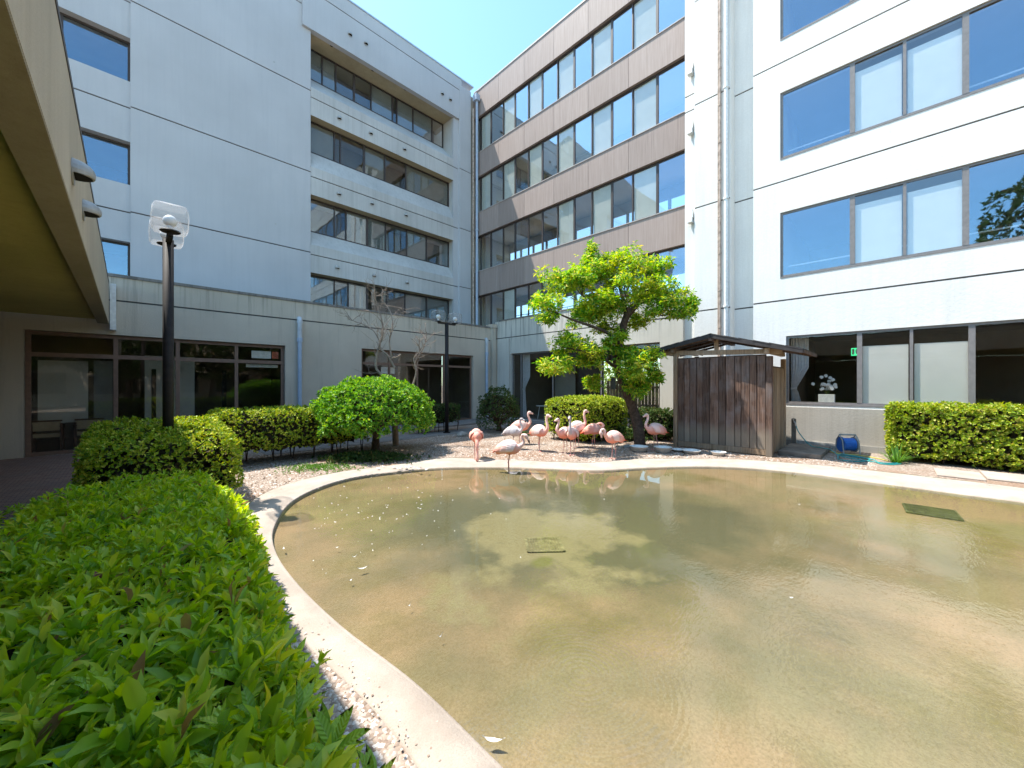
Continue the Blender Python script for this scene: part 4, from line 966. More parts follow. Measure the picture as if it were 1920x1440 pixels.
# ------------------------------------------------------------------ foliage
def hedge(name, label, cat, x0, x1, y0, y1, z0, z1, mat, per=420, ln=.045, wd=.5, rnd=.16, lump=.03, group=None, nl=5, rot=0.0, core=True, stems=True, depth=.13, topz=None, tmpl=DIA, sprouts=0):
    t = thing(name, label, cat, ((x0+x1)/2, (y0+y1)/2, 0), group)
    dx, dy, dz = x1-x0, y1-y0, z1-z0
    n = int((dx*dy*1.2+2*(dx+dy)*dz)*per)
    P, nn = box_surface(n, x0, x1, y0, y1, z0, z1, rnd, lump, True)
    P -= nn*(rng.uniform(0, 1, n)**1.6*depth)[:, None]
    P[:, 2] = np.where((P[:, 2] < z0+.25), P[:, 2]+rng.uniform(-.02, .14, n)*(0.5+np.sin(P[:, 0]*9)*np.sin(P[:, 1]*7)), P[:, 2])
    if topz is not None: P[:, 2] = topz(P)
    keep = ~((np.sin(P[:, 0]*7.3+P[:, 2]*9)*np.sin(P[:, 1]*8.1+P[:, 2]*7) > .93) & (nn[:, 2] < .5))
    P, nn = P[keep], nn[keep]; n = len(P)
    up = nn+rng.normal(size=(n, 3))*.36+np.array([0, 0, .12])
    V, F = rosettes(P, up, nl, np.full(n, ln), wd, tmpl=tmpl)
    fo = np_mesh('foliage', V, F, mat, t, kind='stuff')
    c = np.array([(x0+x1)/2, (y0+y1)/2])
    if core:
        b = MB(); k = depth+.05; bx_ = (x0+k, x1-k, y0+k, y1-k)
        if bx_[1] > bx_[0] and bx_[3] > bx_[2]:
            P2, n2 = box_surface(int(2600*min(2, dx*dy)), x0+k, x1-k, y0+k, y1-k, z0+.08, z1-k, rnd, 0.02, True)
            if topz is not None:
                P2[:, 2] = topz(P2+np.array([0, 0, k]))-k
            V, F = leaves(P2, rng.normal(size=P2.shape), n2, np.full(len(P2), .16), np.full(len(P2), .13))
            np_mesh('twig_shade_core', V, F, M['twig'], t, kind='stuff')  # dark cards give twigs and inner shade one colour, closing gaps
    if stems:
        b = MB()
        for k in range(int(max(3, (dx+dy)*3))):
            x, y = random.uniform(x0+.12, x1-.12), random.uniform(y0+.12, y1-.12)
            for q in range(2): b.tube([(x, y, -.02), (x+random.uniform(-.05, .05), y+random.uniform(-.05, .05), z0*.6+.1), (x+random.uniform(-.15, .15), y+random.uniform(-.15, .15), z0+.35)], [.014, .011, .007], 5, False)
        b.build('stems', M['bark'], t)['kind'] = 'stuff'
    return t

# near azalea hedge under the camera
def near_hedge():
    t = thing('azalea_hedge', 'big leaved azalea hedge filling the near left beside the pool kerb', 'hedge', (-.1, 2.6, 0))
    def edge(y): return np.interp(y, [-1, .6, 1.2, 1.7, 2.6, 3.4, 4.1, 5.0, 5.8, 6.1], [.55, .47, .45, .49, .57, .67, .76, .76, .68, .45])
    def left(y): return np.interp(y, [-1, 3, 4.9, 5.6, 6.2], [-1.6, -1.3, -.78, -.65, -.3])
    def pts(n, layer):
        y = rng.uniform(-.9, 6.12, n); f = rng.uniform(0, 1, n); e, l = edge(y), left(y)
        x = l+(e-l)*f
        r = np.minimum((e-x), (x-l)); r = np.minimum(r, 6.12-y); z = .66*np.clip(r/.16, 0, 1)**.5*.35+.66*.65
        z += .035*np.sin(x*6+1)*np.sin(y*4.4)+.025*np.sin(x*13+y*9)
        return np.column_stack([x, y, z-layer]), r
    def sides(n):
        y = rng.uniform(-.9, 6.12, n); e = edge(y); z = rng.uniform(.05, .60, n)
        return np.column_stack([e+.02*np.sin(y*9+z*8)-rng.uniform(0, .08, n), y, z])
    big_n = 300
    V_, F_ = [], []
    off = 0
    def push(V, F):
        nonlocal off
        V_.append(V); F_.append([f+off for f in F]); off += len(V)
    # shoots: near ones large leaved
    P, r = pts(4700, 0.0)
    P[:, 2] -= rng.uniform(-.05, .14, len(P))
    hol = (np.sin(P[:, 0]*8.7+1.3)*np.sin(P[:, 1]*6.1+P[:, 0]*3)+.5*np.sin(P[:, 0]*19)*np.sin(P[:, 1]*17)) > .78
    P = P[~hol | (rng.uniform(0, 1, len(P)) < .25)]
    dist = P[:, 1]
    size = np.interp(dist, [0.3, 1.5, 3, 6], [.125, .112, .088, .062])
    up = np.column_stack([rng.normal(size=len(P))*.35, rng.normal(size=len(P))*.35, np.ones(len(P))])
    up[:, 0] += np.clip(1-(edge(P[:, 1])-P[:, 0])/.15, 0, 1)*.8
    push(*rosettes(P, up, 7, size, .30, (0.45, 1.35), LONG))
    P = sides(2600); up = np.column_stack([np.full(len(P), .9), rng.normal(size=len(P))*.4, rng.uniform(0, .9, len(P))])
    push(*rosettes(P, up, 6, np.full(len(P), .066), .30, (0.4, 1.3), LONG))
    n = 900; x = rng.uniform(-1.2, .5, n); P = np.column_stack([x, 6.05+rng.uniform(0, .1, n), rng.uniform(.05, .55, n)])
    push(*rosettes(P, np.column_stack([rng.normal(size=n)*.4, np.ones(n), np.ones(n)*.4]), 5, np.full(n, .05), .34, (0.4, 1.3), DIA))
    P, r = pts(3800, 0.12)      # darker older leaves below
    push(*rosettes(P, np.column_stack([rng.normal(size=len(P))*.6, rng.normal(size=len(P))*.6, np.ones(len(P))]), 5, np.full(len(P), .075), .32, (0.5, 1.5), LONG))
    fa = {}
    for F in F_:
        for f in F: fa.setdefault(f.shape[1], []).append(f)
    np_mesh('foliage', np.concatenate(V_), [np.concatenate(v) for v in fa.values()], M['leaf_near'], t, kind='stuff')
    # the nearest sprigs: single large leaves as parts
    base = {}
    meshes = []
    for q, (w, bend) in enumerate(((.28, -.10), (.33, -.02), (.25, -.2), (.30, .05))):
        L = [(0, 0, 0), (0, .18, .02), (0, .38, .04), (0, .6, .045+bend*.2), (0, .82, .02+bend*.6), (0, 1, bend)]
        wv = [0.02, .55, .95, .95, .55]
        vs = list(L); fs = []
        for s in (-1, 1):
            b0 = len(vs)
            for i_ in range(5): vs.append((s*w/2*wv[i_], L[i_][1], L[i_][2]+.05*wv[i_]*(1 if i_ else 0)))
            for i_ in range(4): fs.append((i_, i_+1, b0+i_+1, b0+i_) if s > 0 else (i_, b0+i_, b0+i_+1, i_+1))
            fs.append((4, 5, b0+4))
        me = bpy.data.meshes.new('leaf'); me.from_pydata(vs, [], fs); me.polygons.foreach_set('use_smooth', [True]*len(fs)); me.materials.append(M['leaf_single']); meshes.append(me)
    o_ = org(t); cnt = 0
    sh_ = 0
    while cnt < 290:
        y = random.uniform(.15, 1.9)**1; x = random.uniform(max(-1.3, left(np.array(y))+.1), float(edge(np.array(y)))-.02)
        if x < .95-y*1.0-1.55: continue
        if (x+y)/R2 < .55: continue
        z = .66+.035*sin(x*6+1)*sin(y*4.4)+random.uniform(.0, .035)
        upv = Vector((random.gauss(0, .28), random.gauss(0, .28), 1)).normalized(); a0 = random.uniform(0, 6.28)
        for j in range(random.choice((5, 6, 7))):
            ph = a0+j*2.4; el = random.uniform(.45, 1.25)*(1.15-.08*j)
            s = upv.orthogonal().normalized(); tt = upv.cross(s); rad = s*cos(ph)+tt*sin(ph)
            ax = (upv*cos(el)+rad*sin(el)).normalized(); nn = (upv*sin(el)-rad*cos(el)); nn = (nn-ax*nn.dot(ax)).normalized(); xx = ax.cross(nn)
            L = random.uniform(.10, .15)*(1-.04*j)
            lo = bpy.data.objects.new('leaf', random.choice(meshes)); C.objects.link(lo); lo.parent = t
            mt = Matrix((xx, ax, nn)).transposed().to_4x4(); mt = Matrix.Translation(Vector((x, y, z))-o_+upv*.006*j) @ mt @ Matrix.Scale(L, 4); lo.matrix_local = mt; cnt += 1
    # fallen reddish leaves caught in the hedge
    for p in ((-.10, 3.05, .69), (-.35, 2.0, .68), (.05, 5.0, .68)):
        b = MB(); 
        for q_ in range(7):
            a_ = random.uniform(0, 6.28); c_ = Vector(p)+Vector((random.uniform(-.03, .03), random.uniform(-.03, .03), random.uniform(-.01, .03))); d1 = Vector((cos(a_), sin(a_), random.uniform(-.5, .5)))*.035; d2 = Vector((-sin(a_), cos(a_), random.uniform(-.5, .5)))*.016
            b.add([c_-d1, c_+d2, c_+d1, c_-d2], [(0, 1, 2, 3)])
        b.build('dead_leaf_clump', M['dead_leaf'], t)
    P, r = pts(9000, 0.26)
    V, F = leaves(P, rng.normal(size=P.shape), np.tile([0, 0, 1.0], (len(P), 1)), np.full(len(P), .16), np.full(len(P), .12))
    np_mesh('twig_shade_core', V, F, M['twig'], t, kind='stuff')
    # one tall shoot leaning over the kerb
    b = MB(); b.tube([(.50, 1.80, .42), (.56, 1.82, .46), (.60, 1.83, .48)], .004, 5)
    b.build('tall_shoot', M['leaf_dark'], t)
    V, F = rosettes(np.array([[.60, 1.83, .48]]*2), np.array([[.5, 0, 1.0]]*2), 5, np.array([.075, .06]), .26, (.3, .9), LONG); np_mesh('shoot_leaves', V, F, M['leaf_near'], t)
    return t
def single_leafmat():
    m, nt, out = new_mat('large_azalea_leaf')
    oi = N(nt, 'ShaderNodeObjectInfo')
    c = ramp(nt, oi.outputs['Random'], [(0.0, (0.17, 0.34, 0.03)), (0.5, (0.30, 0.50, 0.045)), (0.85, (0.44, 0.60, 0.06)), (1.0, (0.60, 0.66, 0.10))])
    tc = N(nt, 'ShaderNodeTexCoord'); sx = N(nt, 'ShaderNodeSeparateXYZ'); nt.links.new(tc.outputs['Object'], sx.inputs[0])
    ab = N(nt, 'ShaderNodeMath', operation='ABSOLUTE'); nt.links.new(sx.outputs[0], ab.inputs[0])
    vein = ramp(nt, ab.outputs[0], [(0.004, 0.45), (0.02, 0.0)])
    c = mix(nt, vein, c, (0.30, 0.42, 0.12))
    sa = N(nt, 'ShaderNodeMath', operation='MULTIPLY_ADD'); sa.inputs[1].default_value = -0.9; nt.links.new(ab.outputs[0], sa.inputs[0]); nt.links.new(sx.outputs[1], sa.inputs[2])
    sn = N(nt, 'ShaderNodeMath', operation='MULTIPLY'); sn.inputs[1].default_value = 55.0; nt.links.new(sa.outputs[0], sn.inputs[0])
    sn2 = N(nt, 'ShaderNodeMath', operation='SINE'); nt.links.new(sn.outputs[0], sn2.inputs[0])
    p = N(nt, 'ShaderNodeBsdfPrincipled'); nt.links.new(c, p.inputs['Base Color']); p.inputs['Roughness'].default_value = .36; p.inputs['Specular IOR Level'].default_value = .5
    bp = N(nt, 'ShaderNodeBump'); bp.inputs['Distance'].default_value = .0012; nt.links.new(sn2.outputs[0], bp.inputs['Height']); nt.links.new(bp.outputs[0], p.inputs['Normal'])
    t = N(nt, 'ShaderNodeBsdfTranslucent'); hs = N(nt, 'ShaderNodeHueSaturation'); hs.inputs['Value'].default_value = 1.5; nt.links.new(c, hs.inputs['Color']); nt.links.new(hs.outputs[0], t.inputs[0])
    mx = N(nt, 'ShaderNodeMixShader'); mx.inputs[0].default_value = .35; nt.links.new(p.outputs[0], mx.inputs[1]); nt.links.new(t.outputs[0], mx.inputs[2]); nt.links.new(mx.outputs[0], out.inputs[0])
    return m
M['leaf_single'] = single_leafmat(); M['dead_leaf'] = plain('dead_leaf', (.16, .05, .04), .8, var=.4, scale=60)
near_hedge()

def tz2(P):   # top of the hedge round the lamp rises towards the back
    k = (P[:, 2]-.28)/(1.02-.28)
    return .28+k*(1.02-.28+np.clip((P[:, 1]-6.6)/2.6, 0, 1)*.22)
hedge('clipped_hedge', 'square clipped hedge round the foot of the near lamp, half in shade', 'hedge', -.42, 1.14, 6.5, 8.7, .22, 1.02, M['leaf_hedge'], per=480, topz=tz2, ln=.048)
hedge('clipped_hedge', 'sunlit yellow topped hedge between the near lamp and the round bush', 'hedge', 1.2, 4.4, 9.55, 10.75, .30, 1.18, M['leaf_hedge'], per=420, ln=.05)
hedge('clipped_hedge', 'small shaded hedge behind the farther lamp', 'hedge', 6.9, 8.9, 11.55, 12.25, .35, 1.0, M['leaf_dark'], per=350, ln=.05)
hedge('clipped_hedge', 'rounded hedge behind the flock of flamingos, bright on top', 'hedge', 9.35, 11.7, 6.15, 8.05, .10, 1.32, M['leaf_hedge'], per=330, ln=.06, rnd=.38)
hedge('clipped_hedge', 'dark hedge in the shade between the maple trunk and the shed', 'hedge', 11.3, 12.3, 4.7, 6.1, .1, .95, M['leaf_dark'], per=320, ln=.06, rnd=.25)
hedge('clipped_hedge', 'long yellow green hedge under the blinds at the right edge', 'hedge', 12.25, 13.3, -4.2, .12, .12, 1.27, M['leaf_right'], per=500, ln=.062, wd=.62, rnd=.12, lump=.04)

def dome(name, label, cat, c, rx, ry, zb, zt_, mat, n, ln, group=None, nl=7, tip=None, trunk=True, tmpl=DIA, low=.35):
    t = thing(name, label, cat, (c[0], c[1], 0), group)
    u = rng.normal(size=(n, 3)); u /= np.linalg.norm(u, axis=1, keepdims=True)
    u = u[u[:, 2] > -low]; n = len(u)
    mid = zb+(zt_-zb)*.32
    S = np.column_stack([np.full(n, rx), np.full(n, ry), np.where(u[:, 2] > 0, zt_-mid, (mid-zb)/low)])
    l = 1+.085*(np.sin(u[:, 0]*7+u[:, 2]*5)*np.sin(u[:, 1]*8+1)+.7*np.sin(u[:, 0]*17+1)*np.sin(u[:, 1]*15+u[:, 2]*13))
    r = l*(1-rng.uniform(0, 1, n)**2*.20)
    P = u*S*r[:, None]+np.array([c[0], c[1], mid])
    nn = u/S; nn /= np.linalg.norm(nn, axis=1, keepdims=True)
    V, F = rosettes(P, nn+rng.normal(size=(n, 3))*.35+np.array([0, 0, .3]), nl, np.full(n, ln), .5, tmpl=tmpl)
    np_mesh('foliage', V, F, mat, t, kind='stuff')
    b = MB()
    if trunk:
        b.tube([(c[0], c[1], -.02), (c[0]+.02, c[1], zb*.5+.1), (c[0], c[1]+.02, mid*.9)], [.11, .085, .06], 9)
        for k in range(26):
            a = k*2.4; e_ = random.uniform(.45, .86); zz = random.uniform(.0, .8)
            p1 = (c[0]+cos(a)*rx*.35*e_, c[1]+sin(a)*ry*.35*e_, zb+(mid-zb)*.55+zz*.1); p2 = (c[0]+cos(a)*rx*e_, c[1]+sin(a)*ry*e_, mid+zz*(zt_-mid)*.7*(1.1-e_))
            b.tube([(c[0], c[1], zb*.5+.12), p1, p2], [.035, .022, .009], 5, False)
            for q in range(3):
                m_ = [p1[i_]+(p2[i_]-p1[i_])*.5 for i_ in range(3)]
                b.tube([m_, (m_[0]+random.uniform(-.3, .3), m_[1]+random.uniform(-.3, .3), m_[2]+random.uniform(.0, .35))], [.011, .005], 4, False)
        b.build('branches', M['bark'], t)
    k = int(n*.25); u2 = rng.normal(size=(k, 3)); u2 /= np.linalg.norm(u2, axis=1, keepdims=True); u2[:, 2] = np.abs(u2[:, 2])
    P2 = u2*np.array([rx*.72, ry*.72, (zt_-mid)*.68])+np.array([c[0], c[1], mid]); V, F = leaves(P2, rng.normal(size=P2.shape), u2, np.full(k, .16), np.full(k, .12)); np_mesh('twig_shade_core', V, F, M['twig'], t, kind='stuff')
    return t
dome('round_bush', 'large bright green dome shaped bush with bare trunk at the edge of the pool', 'bush', (4.47, 9.42), 1.42, 1.36, .58, 1.88, M['leaf_bush'], 8200, .068, nl=7)
dome('dark_shrub', 'dark rounded shrub with reddish tips near the inner corner', 'shrub', (9.75, 10.45), .78, .78, .12, 1.62, M['leaf_dark'], 3200, .05, nl=6)
dome('small_shrub', 'small lime green shrub growing among the flamingos', 'shrub', gp(1087, 822)[:2], .26, .26, .02, .66, M['leaf_hedge'], 420, .045, nl=5, trunk=False)

def groundcover(name, label, pts, mat, n, ln, h, sx, sy):
    t = thing(name, label, 'ground plant', (pts[0], pts[1], 0))
    x, y = rng.normal(size=n)*sx*.45, rng.normal(size=n)*sy*.45; rr = np.exp(-(x/sx)**2-(y/sy)**2)
    c_, s_ = cos(-pi/4), sin(-pi/4)
    P = np.column_stack([pts[0]+x*c_-y*s_, pts[1]+x*s_+y*c_, rng.uniform(0, 1, n)*h*rr])
    V, F = rosettes(P, np.column_stack([rng.normal(size=(n, 2))*.5, np.ones(n)]), 5, np.full(n, ln), .5)
    np_mesh('foliage', V, F, mat, t, kind='stuff'); return t
groundcover('ground_cover_plant', 'low ground cover in shade-dark leaves beneath the round bush', gp(690, 862)[:2], M['leaf_dark'], 1300, .06, .17, 1.0, .45)  # darker leaf colour stands in for the shade of the bush
groundcover('ground_cover_plant', 'low grey green plant on the gravel behind the grey flamingo', gp(982, 817)[:2], M['leaf_dark'], 160, .06, .14, .3, .2)
groundcover('ground_cover_plant', 'patch of short weeds on the gravel left of the round bush', gp(600, 878)[:2], M['grass'], 700, .03, .04, .85, .45)
groundcover('ground_cover_plant', 'dark leafy plants round the foot of the maple trunk', gp(1165, 826)[:2], M['leaf_dark'], 800, .075, .4, .75, .4)
# strap leaved plant at the right hedge
t = thing('strap_leaved_plant', 'tuft of long green strap leaves at the left foot of the right hedge', 'plant', (12.05, .0, 0))
n = 70; a = rng.uniform(0, 2*pi, n); el = rng.uniform(.15, 1.1, n); L = rng.uniform(.3, .55, n)
V_ = []; F_ = []
for k in range(n):
    d = Vector((cos(a[k]), sin(a[k]), 0)); s = d.cross(Vector((0, 0, 1))); b0 = Vector((12.05, 0.0, 0))+d*rng.uniform(0, .07)
    for i_ in range(5):
        q = i_/4; p = b0+d*sin(el[k])*L[k]*q+Vector((0, 0, 1))*(cos(el[k])*L[k]*q-.25*L[k]*q*q*sin(el[k])*1.2); w = .011*(1-q**2)+.001
        V_ += [p-s*w, p+s*w]
    o0 = k*10; F_ += [(o0+2*i_, o0+2*i_+1, o0+2*i_+3, o0+2*i_+2) for i_ in range(4)]
b = MB(); b.add(V_, F_); b.build('leaf_tuft', M['grass'], t)

# maple tree ---------------------------------------------------------
def limb(b, pts, r0, r1, n=9):
    c = curve(pts, 4); m = len(c); b.tube([tuple(p) for p in c], [r0+(r1-r0)*(i_/(m-1)) for i_ in range(m)], n, True)
mt = thing('maple_tree', 'leaning maple tree with bright layered foliage beside the wooden shed', 'tree', gp(1197, 835))
D0 = 10.96
b = MB()
limb(b, [gp(1200, 836), at(1196, 800, D0), at(1186, 765, D0), at(1172, 728, D0), at(1158, 690, D0+.1), at(1155, 655, D0+.1)], .165, .10)
limb(b, [at(1158, 668, D0+.1), at(1164, 630, D0), at(1172, 600, D0-.1), at(1180, 578, D0-.1)], .12, .085)
limb(b, [at(1176, 592, D0-.1), at(1196, 570, D0-.2), at(1212, 548, D0-.3), at(1210, 520, D0-.3), at(1205, 495, D0)], .085, .03)
limb(b, [at(1198, 570, D0-.2), at(1225, 560, D0-.4), at(1262, 566, D0-.7), at(1285, 572, D0-.8)], .05, .015)
limb(b, [at(1175, 595, D0-.1), at(1168, 560, D0+.3), at(1158, 530, D0+.5), at(1140, 500, D0+.5)], .07, .02)
limb(b, [at(1162, 648, D0), at(1140, 625, D0-.3), at(1110, 612, D0-.6), at(1075, 600, D0-.8), at(1040, 585, D0-1.0)], .06, .02)
limb(b, [at(1156, 690, D0), at(1130, 672, D0-.6), at(1100, 660, D0-.9), at(1050, 650, D0-1.1)], .05, .015)
limb(b, [at(1165, 705, D0), at(1190, 690, D0-.5), at(1215, 690, D0-.8)], .045, .012)
limb(b, [at(1160, 560, D0+.3), at(1120, 545, D0), at(1075, 530, D0-.3)], .04, .012)
b.build('trunk', M['bark'], mt, smooth=True)
clus = [(1030, 577, 40, 28, -1.0, 1), (1058, 522, 44, 20, -.4, 0), (1092, 545, 44, 28, -.6, 0), (1122, 502, 48, 26, .3, 0), (1152, 486, 38, 18, .2, 0), (1180, 502, 46, 28, 0, 1), (1216, 515, 34, 28, -.3, 0), (1106, 483, 12, 20, .3, 0),
        (1128, 560, 42, 28, .4, 0), (1172, 545, 46, 26, -.5, 0), (1215, 545, 30, 20, .5, 0), (1262, 556, 40, 26, -.7, 0), (1288, 572, 16, 24, -.8, 0), (1240, 588, 36, 10, -.5, 2), (1120, 592, 36, 18, -.2, 0), (1205, 600, 26, 14, .4, 2),
        (1040, 675, 36, 20, -1.1, 1), (1080, 645, 40, 22, -.8, 1), (1108, 668, 32, 22, -.6, 0), (1190, 688, 36, 24, -.7, 1), (1216, 672, 26, 18, -.9, 0), (1197, 722, 24, 26, -.5, 0), (1172, 660, 26, 12, -.4, 1),
        (1112, 718, 18, 12, -.2, 2), (1090, 592, 28, 18, .3, 2), (1150, 612, 30, 16, .3, 2), (1160, 640, 22, 14, -.5, 2), (1228, 700, 12, 14, -.8, 0)]
Vs = []; Fs = []; off = 0
tw = MB()
for (x, y, rx, ry, dd, sparse) in clus:
    D = D0+dd; c = np.array(at(x, y, D)); r = np.array([rx/720*D*.92, rx/720*D*.92, ry/720*D*1.02])
    n = int(850*(r[0]*r[1]*r[2])**(1/1.6)*(1.0 if sparse != 2 else .4))+120
    sub = rng.uniform(-1, 1, (9, 3))*r*.80+c             # sprays within the cluster
    k = rng.integers(0, 9, n)
    q = rng.normal(size=(n, 3)); q /= np.linalg.norm(q, axis=1, keepdims=True); q *= rng.uniform(.5, 1, (n, 1))**.6
    P = sub[k]+q*r*np.array([.55, .55, .50])*rng.uniform(.7, 1.25, (9, 1))[k]
    P[:, 2] -= .9*((P[:, 0]-sub[k][:, 0])**2+(P[:, 1]-sub[k][:, 1])**2)
    up = np.column_stack([rng.normal(size=n)*.4, rng.normal(size=n)*.4, np.ones(n)*.8])+q*.5
    V, F = rosettes(P, up, 5, rng.uniform(.085, .15, n), .36, (1.1, 2.2), DIA, .3)
    Vs.append(V); Fs.append(F[0]+off if len(F) == 1 else np.concatenate(F)+off); off += len(V)
    for s_ in sub: tw.tube([tuple(c-np.array([0, 0, r[2]*.4])), tuple((c+s_)/2), tuple(s_)], [.014, .009, .004], 4, False)
np_mesh('foliage', np.concatenate(Vs), [np.concatenate(Fs)], M['leaf_tree'], mt, kind='stuff')
tw.build('twigs', M['bark'], mt)['kind'] = 'stuff'

# dead tree ----------------------------------------------------------
dt = thing('dead_tree', 'leafless dead tree with pale twigs rising behind the round bush', 'tree', gp(742, 835))
b = MB(); Dd = 11.0
limb(b, [gp(742, 835), at(740, 790, Dd), at(738, 740, Dd)], .09, .07)
def twigs(b, p, d, L, r, depth):
    pts = [p]; q = Vector(p); dd = Vector(d).normalized()
    for i_ in range(4):
        dd = (dd+Vector((random.gauss(0, .22), random.gauss(0, .22), random.gauss(.06, .16)))).normalized(); q = q+dd*L/4; pts.append(tuple(q))
        if depth > 0 and i_ > 0 and random.random() < .8:
            e = (dd+Vector((random.gauss(0, .8), random.gauss(0, .8), random.gauss(.1, .5)))).normalized(); twigs(b, tuple(q), e, L*random.uniform(.45, .7), r*.6, depth-1)
    b.tube(pts, [r, r*.85, r*.7, r*.5, r*.3], 5 if r > .008 else 4, False)
def mainlimb(pts, r0, r1, kids, dep=2, L=.5):
    limb(b, pts, r0, r1, 7); c = curve(pts, 4)
    for i_ in range(kids):
        k = random.randint(int(len(c)*.35), len(c)-2); dirv = Vector(c[k+1])-Vector(c[k])
        e = dirv.normalized()+Vector((random.gauss(0, .8), random.gauss(0, .8), random.gauss(.1, .5))); twigs(b, tuple(c[k]), e, L*random.uniform(.5, 1.1), .010, dep)
mainlimb([at(738, 745, Dd), at(728, 715, Dd), at(706, 692, Dd), at(707, 665, Dd), at(712, 645, Dd)], .045, .028, 5)
mainlimb([at(740, 690, Dd), at(728, 668, Dd), at(712, 650, Dd), at(718, 625, Dd), at(716, 600, Dd), at(706, 570, Dd), at(702, 545, Dd)], .032, .012, 16, 2, .55)
mainlimb([at(735, 672, Dd-.1), at(730, 640, Dd-.1), at(736, 615, Dd-.1), at(733, 588, Dd-.1), at(722, 570, Dd)], .024, .010, 9)
mainlimb([at(712, 640, Dd), at(702, 622, Dd), at(690, 612, Dd), at(672, 605, Dd), at(652, 598, Dd)], .018, .006, 9)
mainlimb([at(738, 745, Dd), at(768, 730, Dd), at(780, 700, Dd), at(778, 680, Dd), at(795, 650, Dd), at(800, 622, Dd)], .035, .010, 12)
mainlimb([at(782, 695, Dd), at(776, 672, Dd), at(788, 655, Dd), at(772, 635, Dd)], .018, .008, 6)
limb(b, [at(728, 668, Dd), at(742, 670, Dd), at(752, 664, Dd)], .022, .014, 6)
b.build('branches', M['deadwood'], dt)

# greenery and fence seen through the wing
t = thing('garden_tree', 'light green garden tree seen through the wing glass behind the maple', 'tree', (23.0, 12.8, 0))
n = 2600; q = rng.normal(size=(n, 3)); q /= np.linalg.norm(q, axis=1, keepdims=True); P = q*np.array([1.3, 1.8, 1.5])+np.array([23.0, 12.8, 2.3])
V, F = rosettes(P, q+np.array([0, 0, .4]), 5, np.full(n, .12), .45); np_mesh('crown', V, F, M['leaf_tree'], t, kind='stuff')
b = MB(); b.tube([(23.0, 12.8, 0), (23.0, 12.9, 2.2)], [.12, .07], 8); b.build('trunk', M['bark'], t)
t = thing('garden_fence', 'pale timber fence beyond the wing glass', 'fence', (20.5, 7.5, 0))
for k in range(26):
    b = MB(); b.box(20.5, 20.53, 7.2+k*.2, 7.37+k*.2, .1, 1.95); b.build('board', M['wood_pale'], t)
b = MB(); b.box(20.45, 20.5, 7.2, 12.4, .5, .6); b.box(20.45, 20.5, 7.2, 12.4, 1.5, 1.6); b.build('rail', M['wood_pale'], t)

# unseen trees and building behind the photographer, added to darken the glass reflections
rbld = thing('rear_reflection_building', 'unseen low concrete building added behind the photographer to darken reflections', 'building', (3, -18, 0))  # put in to hide the pale horizon mirrored in the wing glass
facade('wall', 'v', -17.0, -20, 24, 0, 6.5, [(-18+k*4, -15.4+k*4, 1, 2.6, .25, True) for k in range(10)], [M['wing_wall'], M['groove']], rbld, groove=[(3.3, -20, 24)])
for k in range(10): window(rbld, 'v', -16.85, -18+k*4, -15.4+k*4, 1, 2.6, [-16.7+k*4], 'frame_dark', 'glass_dark')
b = MB(); b.box(-20, 24, -22, -16.6, 0, .05); b.box(-20, 24, -22, -21.9, 0, 6.4); b.box(-20, 24, -22, -16.65, 6.3, 6.45); b.build('interior', M['room_dark'], rbld)
def back_tree(label, x, y, h, r, mat='leaf_dark'):
    t = thing('garden_tree', label, 'tree', (x, y, 0), 'garden trees behind the photographer'); n = int(900*r)
    q = rng.normal(size=(n, 3)); q /= np.linalg.norm(q, axis=1, keepdims=True); w = 1+.22*np.sin(q[:, 0]*6+x)*np.sin(q[:, 1]*7)*np.cos(q[:, 2]*5)
    P = q*np.array([r, r, h*.34])*w[:, None]+np.array([x, y, h*.64])
    V, F = rosettes(P, q+np.array([0, 0, .4]), 5, np.full(n, .28), .5); np_mesh('crown', V, F, M[mat], t, kind='stuff')
    b = MB(); b.tube([(x, y, -.02), (x+.1, y, h*.3), (x, y+.1, h*.75)], [.28, .2, .06], 9); b.build('trunk', M['bark'], t)
for (x, y, h, r, lab) in ((-10, -6.2, 14, 2.6, 'tallest garden tree behind the photographer, mirrored in an upper window'), (-6, -13, 9, 3, 'leafy tree left of the rear garden path'), (0, -14, 8, 3.2, 'broad tree in the middle of the rear garden'), (5.5, -15, 8, 3, 'round tree close to the rear building'), (11, -14, 9, 3, 'tree at the right end of the rear garden')):
    back_tree(lab, x, y, h, r)

# ------------------------------------------------------------------ small things on the ground
def rock(label, p, rx, ry, rz, grp=None):
    o = MB(); o.ball((p[0], p[1], p[2]+rz*.35), rx, ry, rz, 11, 7, .13); ob_ = o.build('garden_rock', M['stone'], None, smooth=False); tag(ob_, label, 'rock', grp); return ob_
rock('large pale rock at the front of the hedge behind the flamingos', gp(1078, 812), .30, .2, .42)
rock('flat grey rock beside the foot of the farther lamp', gp(866, 818), .20, .16, .12)
rock('small stone lying beside the flat grey rock', gp(886, 821), .12, .09, .07)
rock('flat stone in the shade behind the leftmost feeding bowl', gp(1176, 838), .17, .12, .05)
rock('pale stone beside the trunk of the maple', gp(1283, 828), .14, .11, .07)
def bowl(label, x, y, r, h, tilt=0):
    p = gp(x, y); t = MB(); h *= 1.35
    t.lathe(p, [(.001, .008), (r*.72, .008), (r*.78, .012), (r*.97, h-.004), (r*1.06, h), (r*1.07, h+.006), (r*1.0, h+.008), (r*.93, h-.004), (r*.74, .022), (r*.7, .017), (.001, .017)], 28)
    o = t.build('feeding_bowl', M['bowl'], None, smooth=True); tag(o, label, 'bowl', 'feeding bowls in front of the shed'); return o
bowl('round white feeding bowl farthest left in the row', 1198, 846, .225, .095)
bowl('deep white feeding bowl in the shadow of the standing flamingo', 1243, 848, .21, .10)
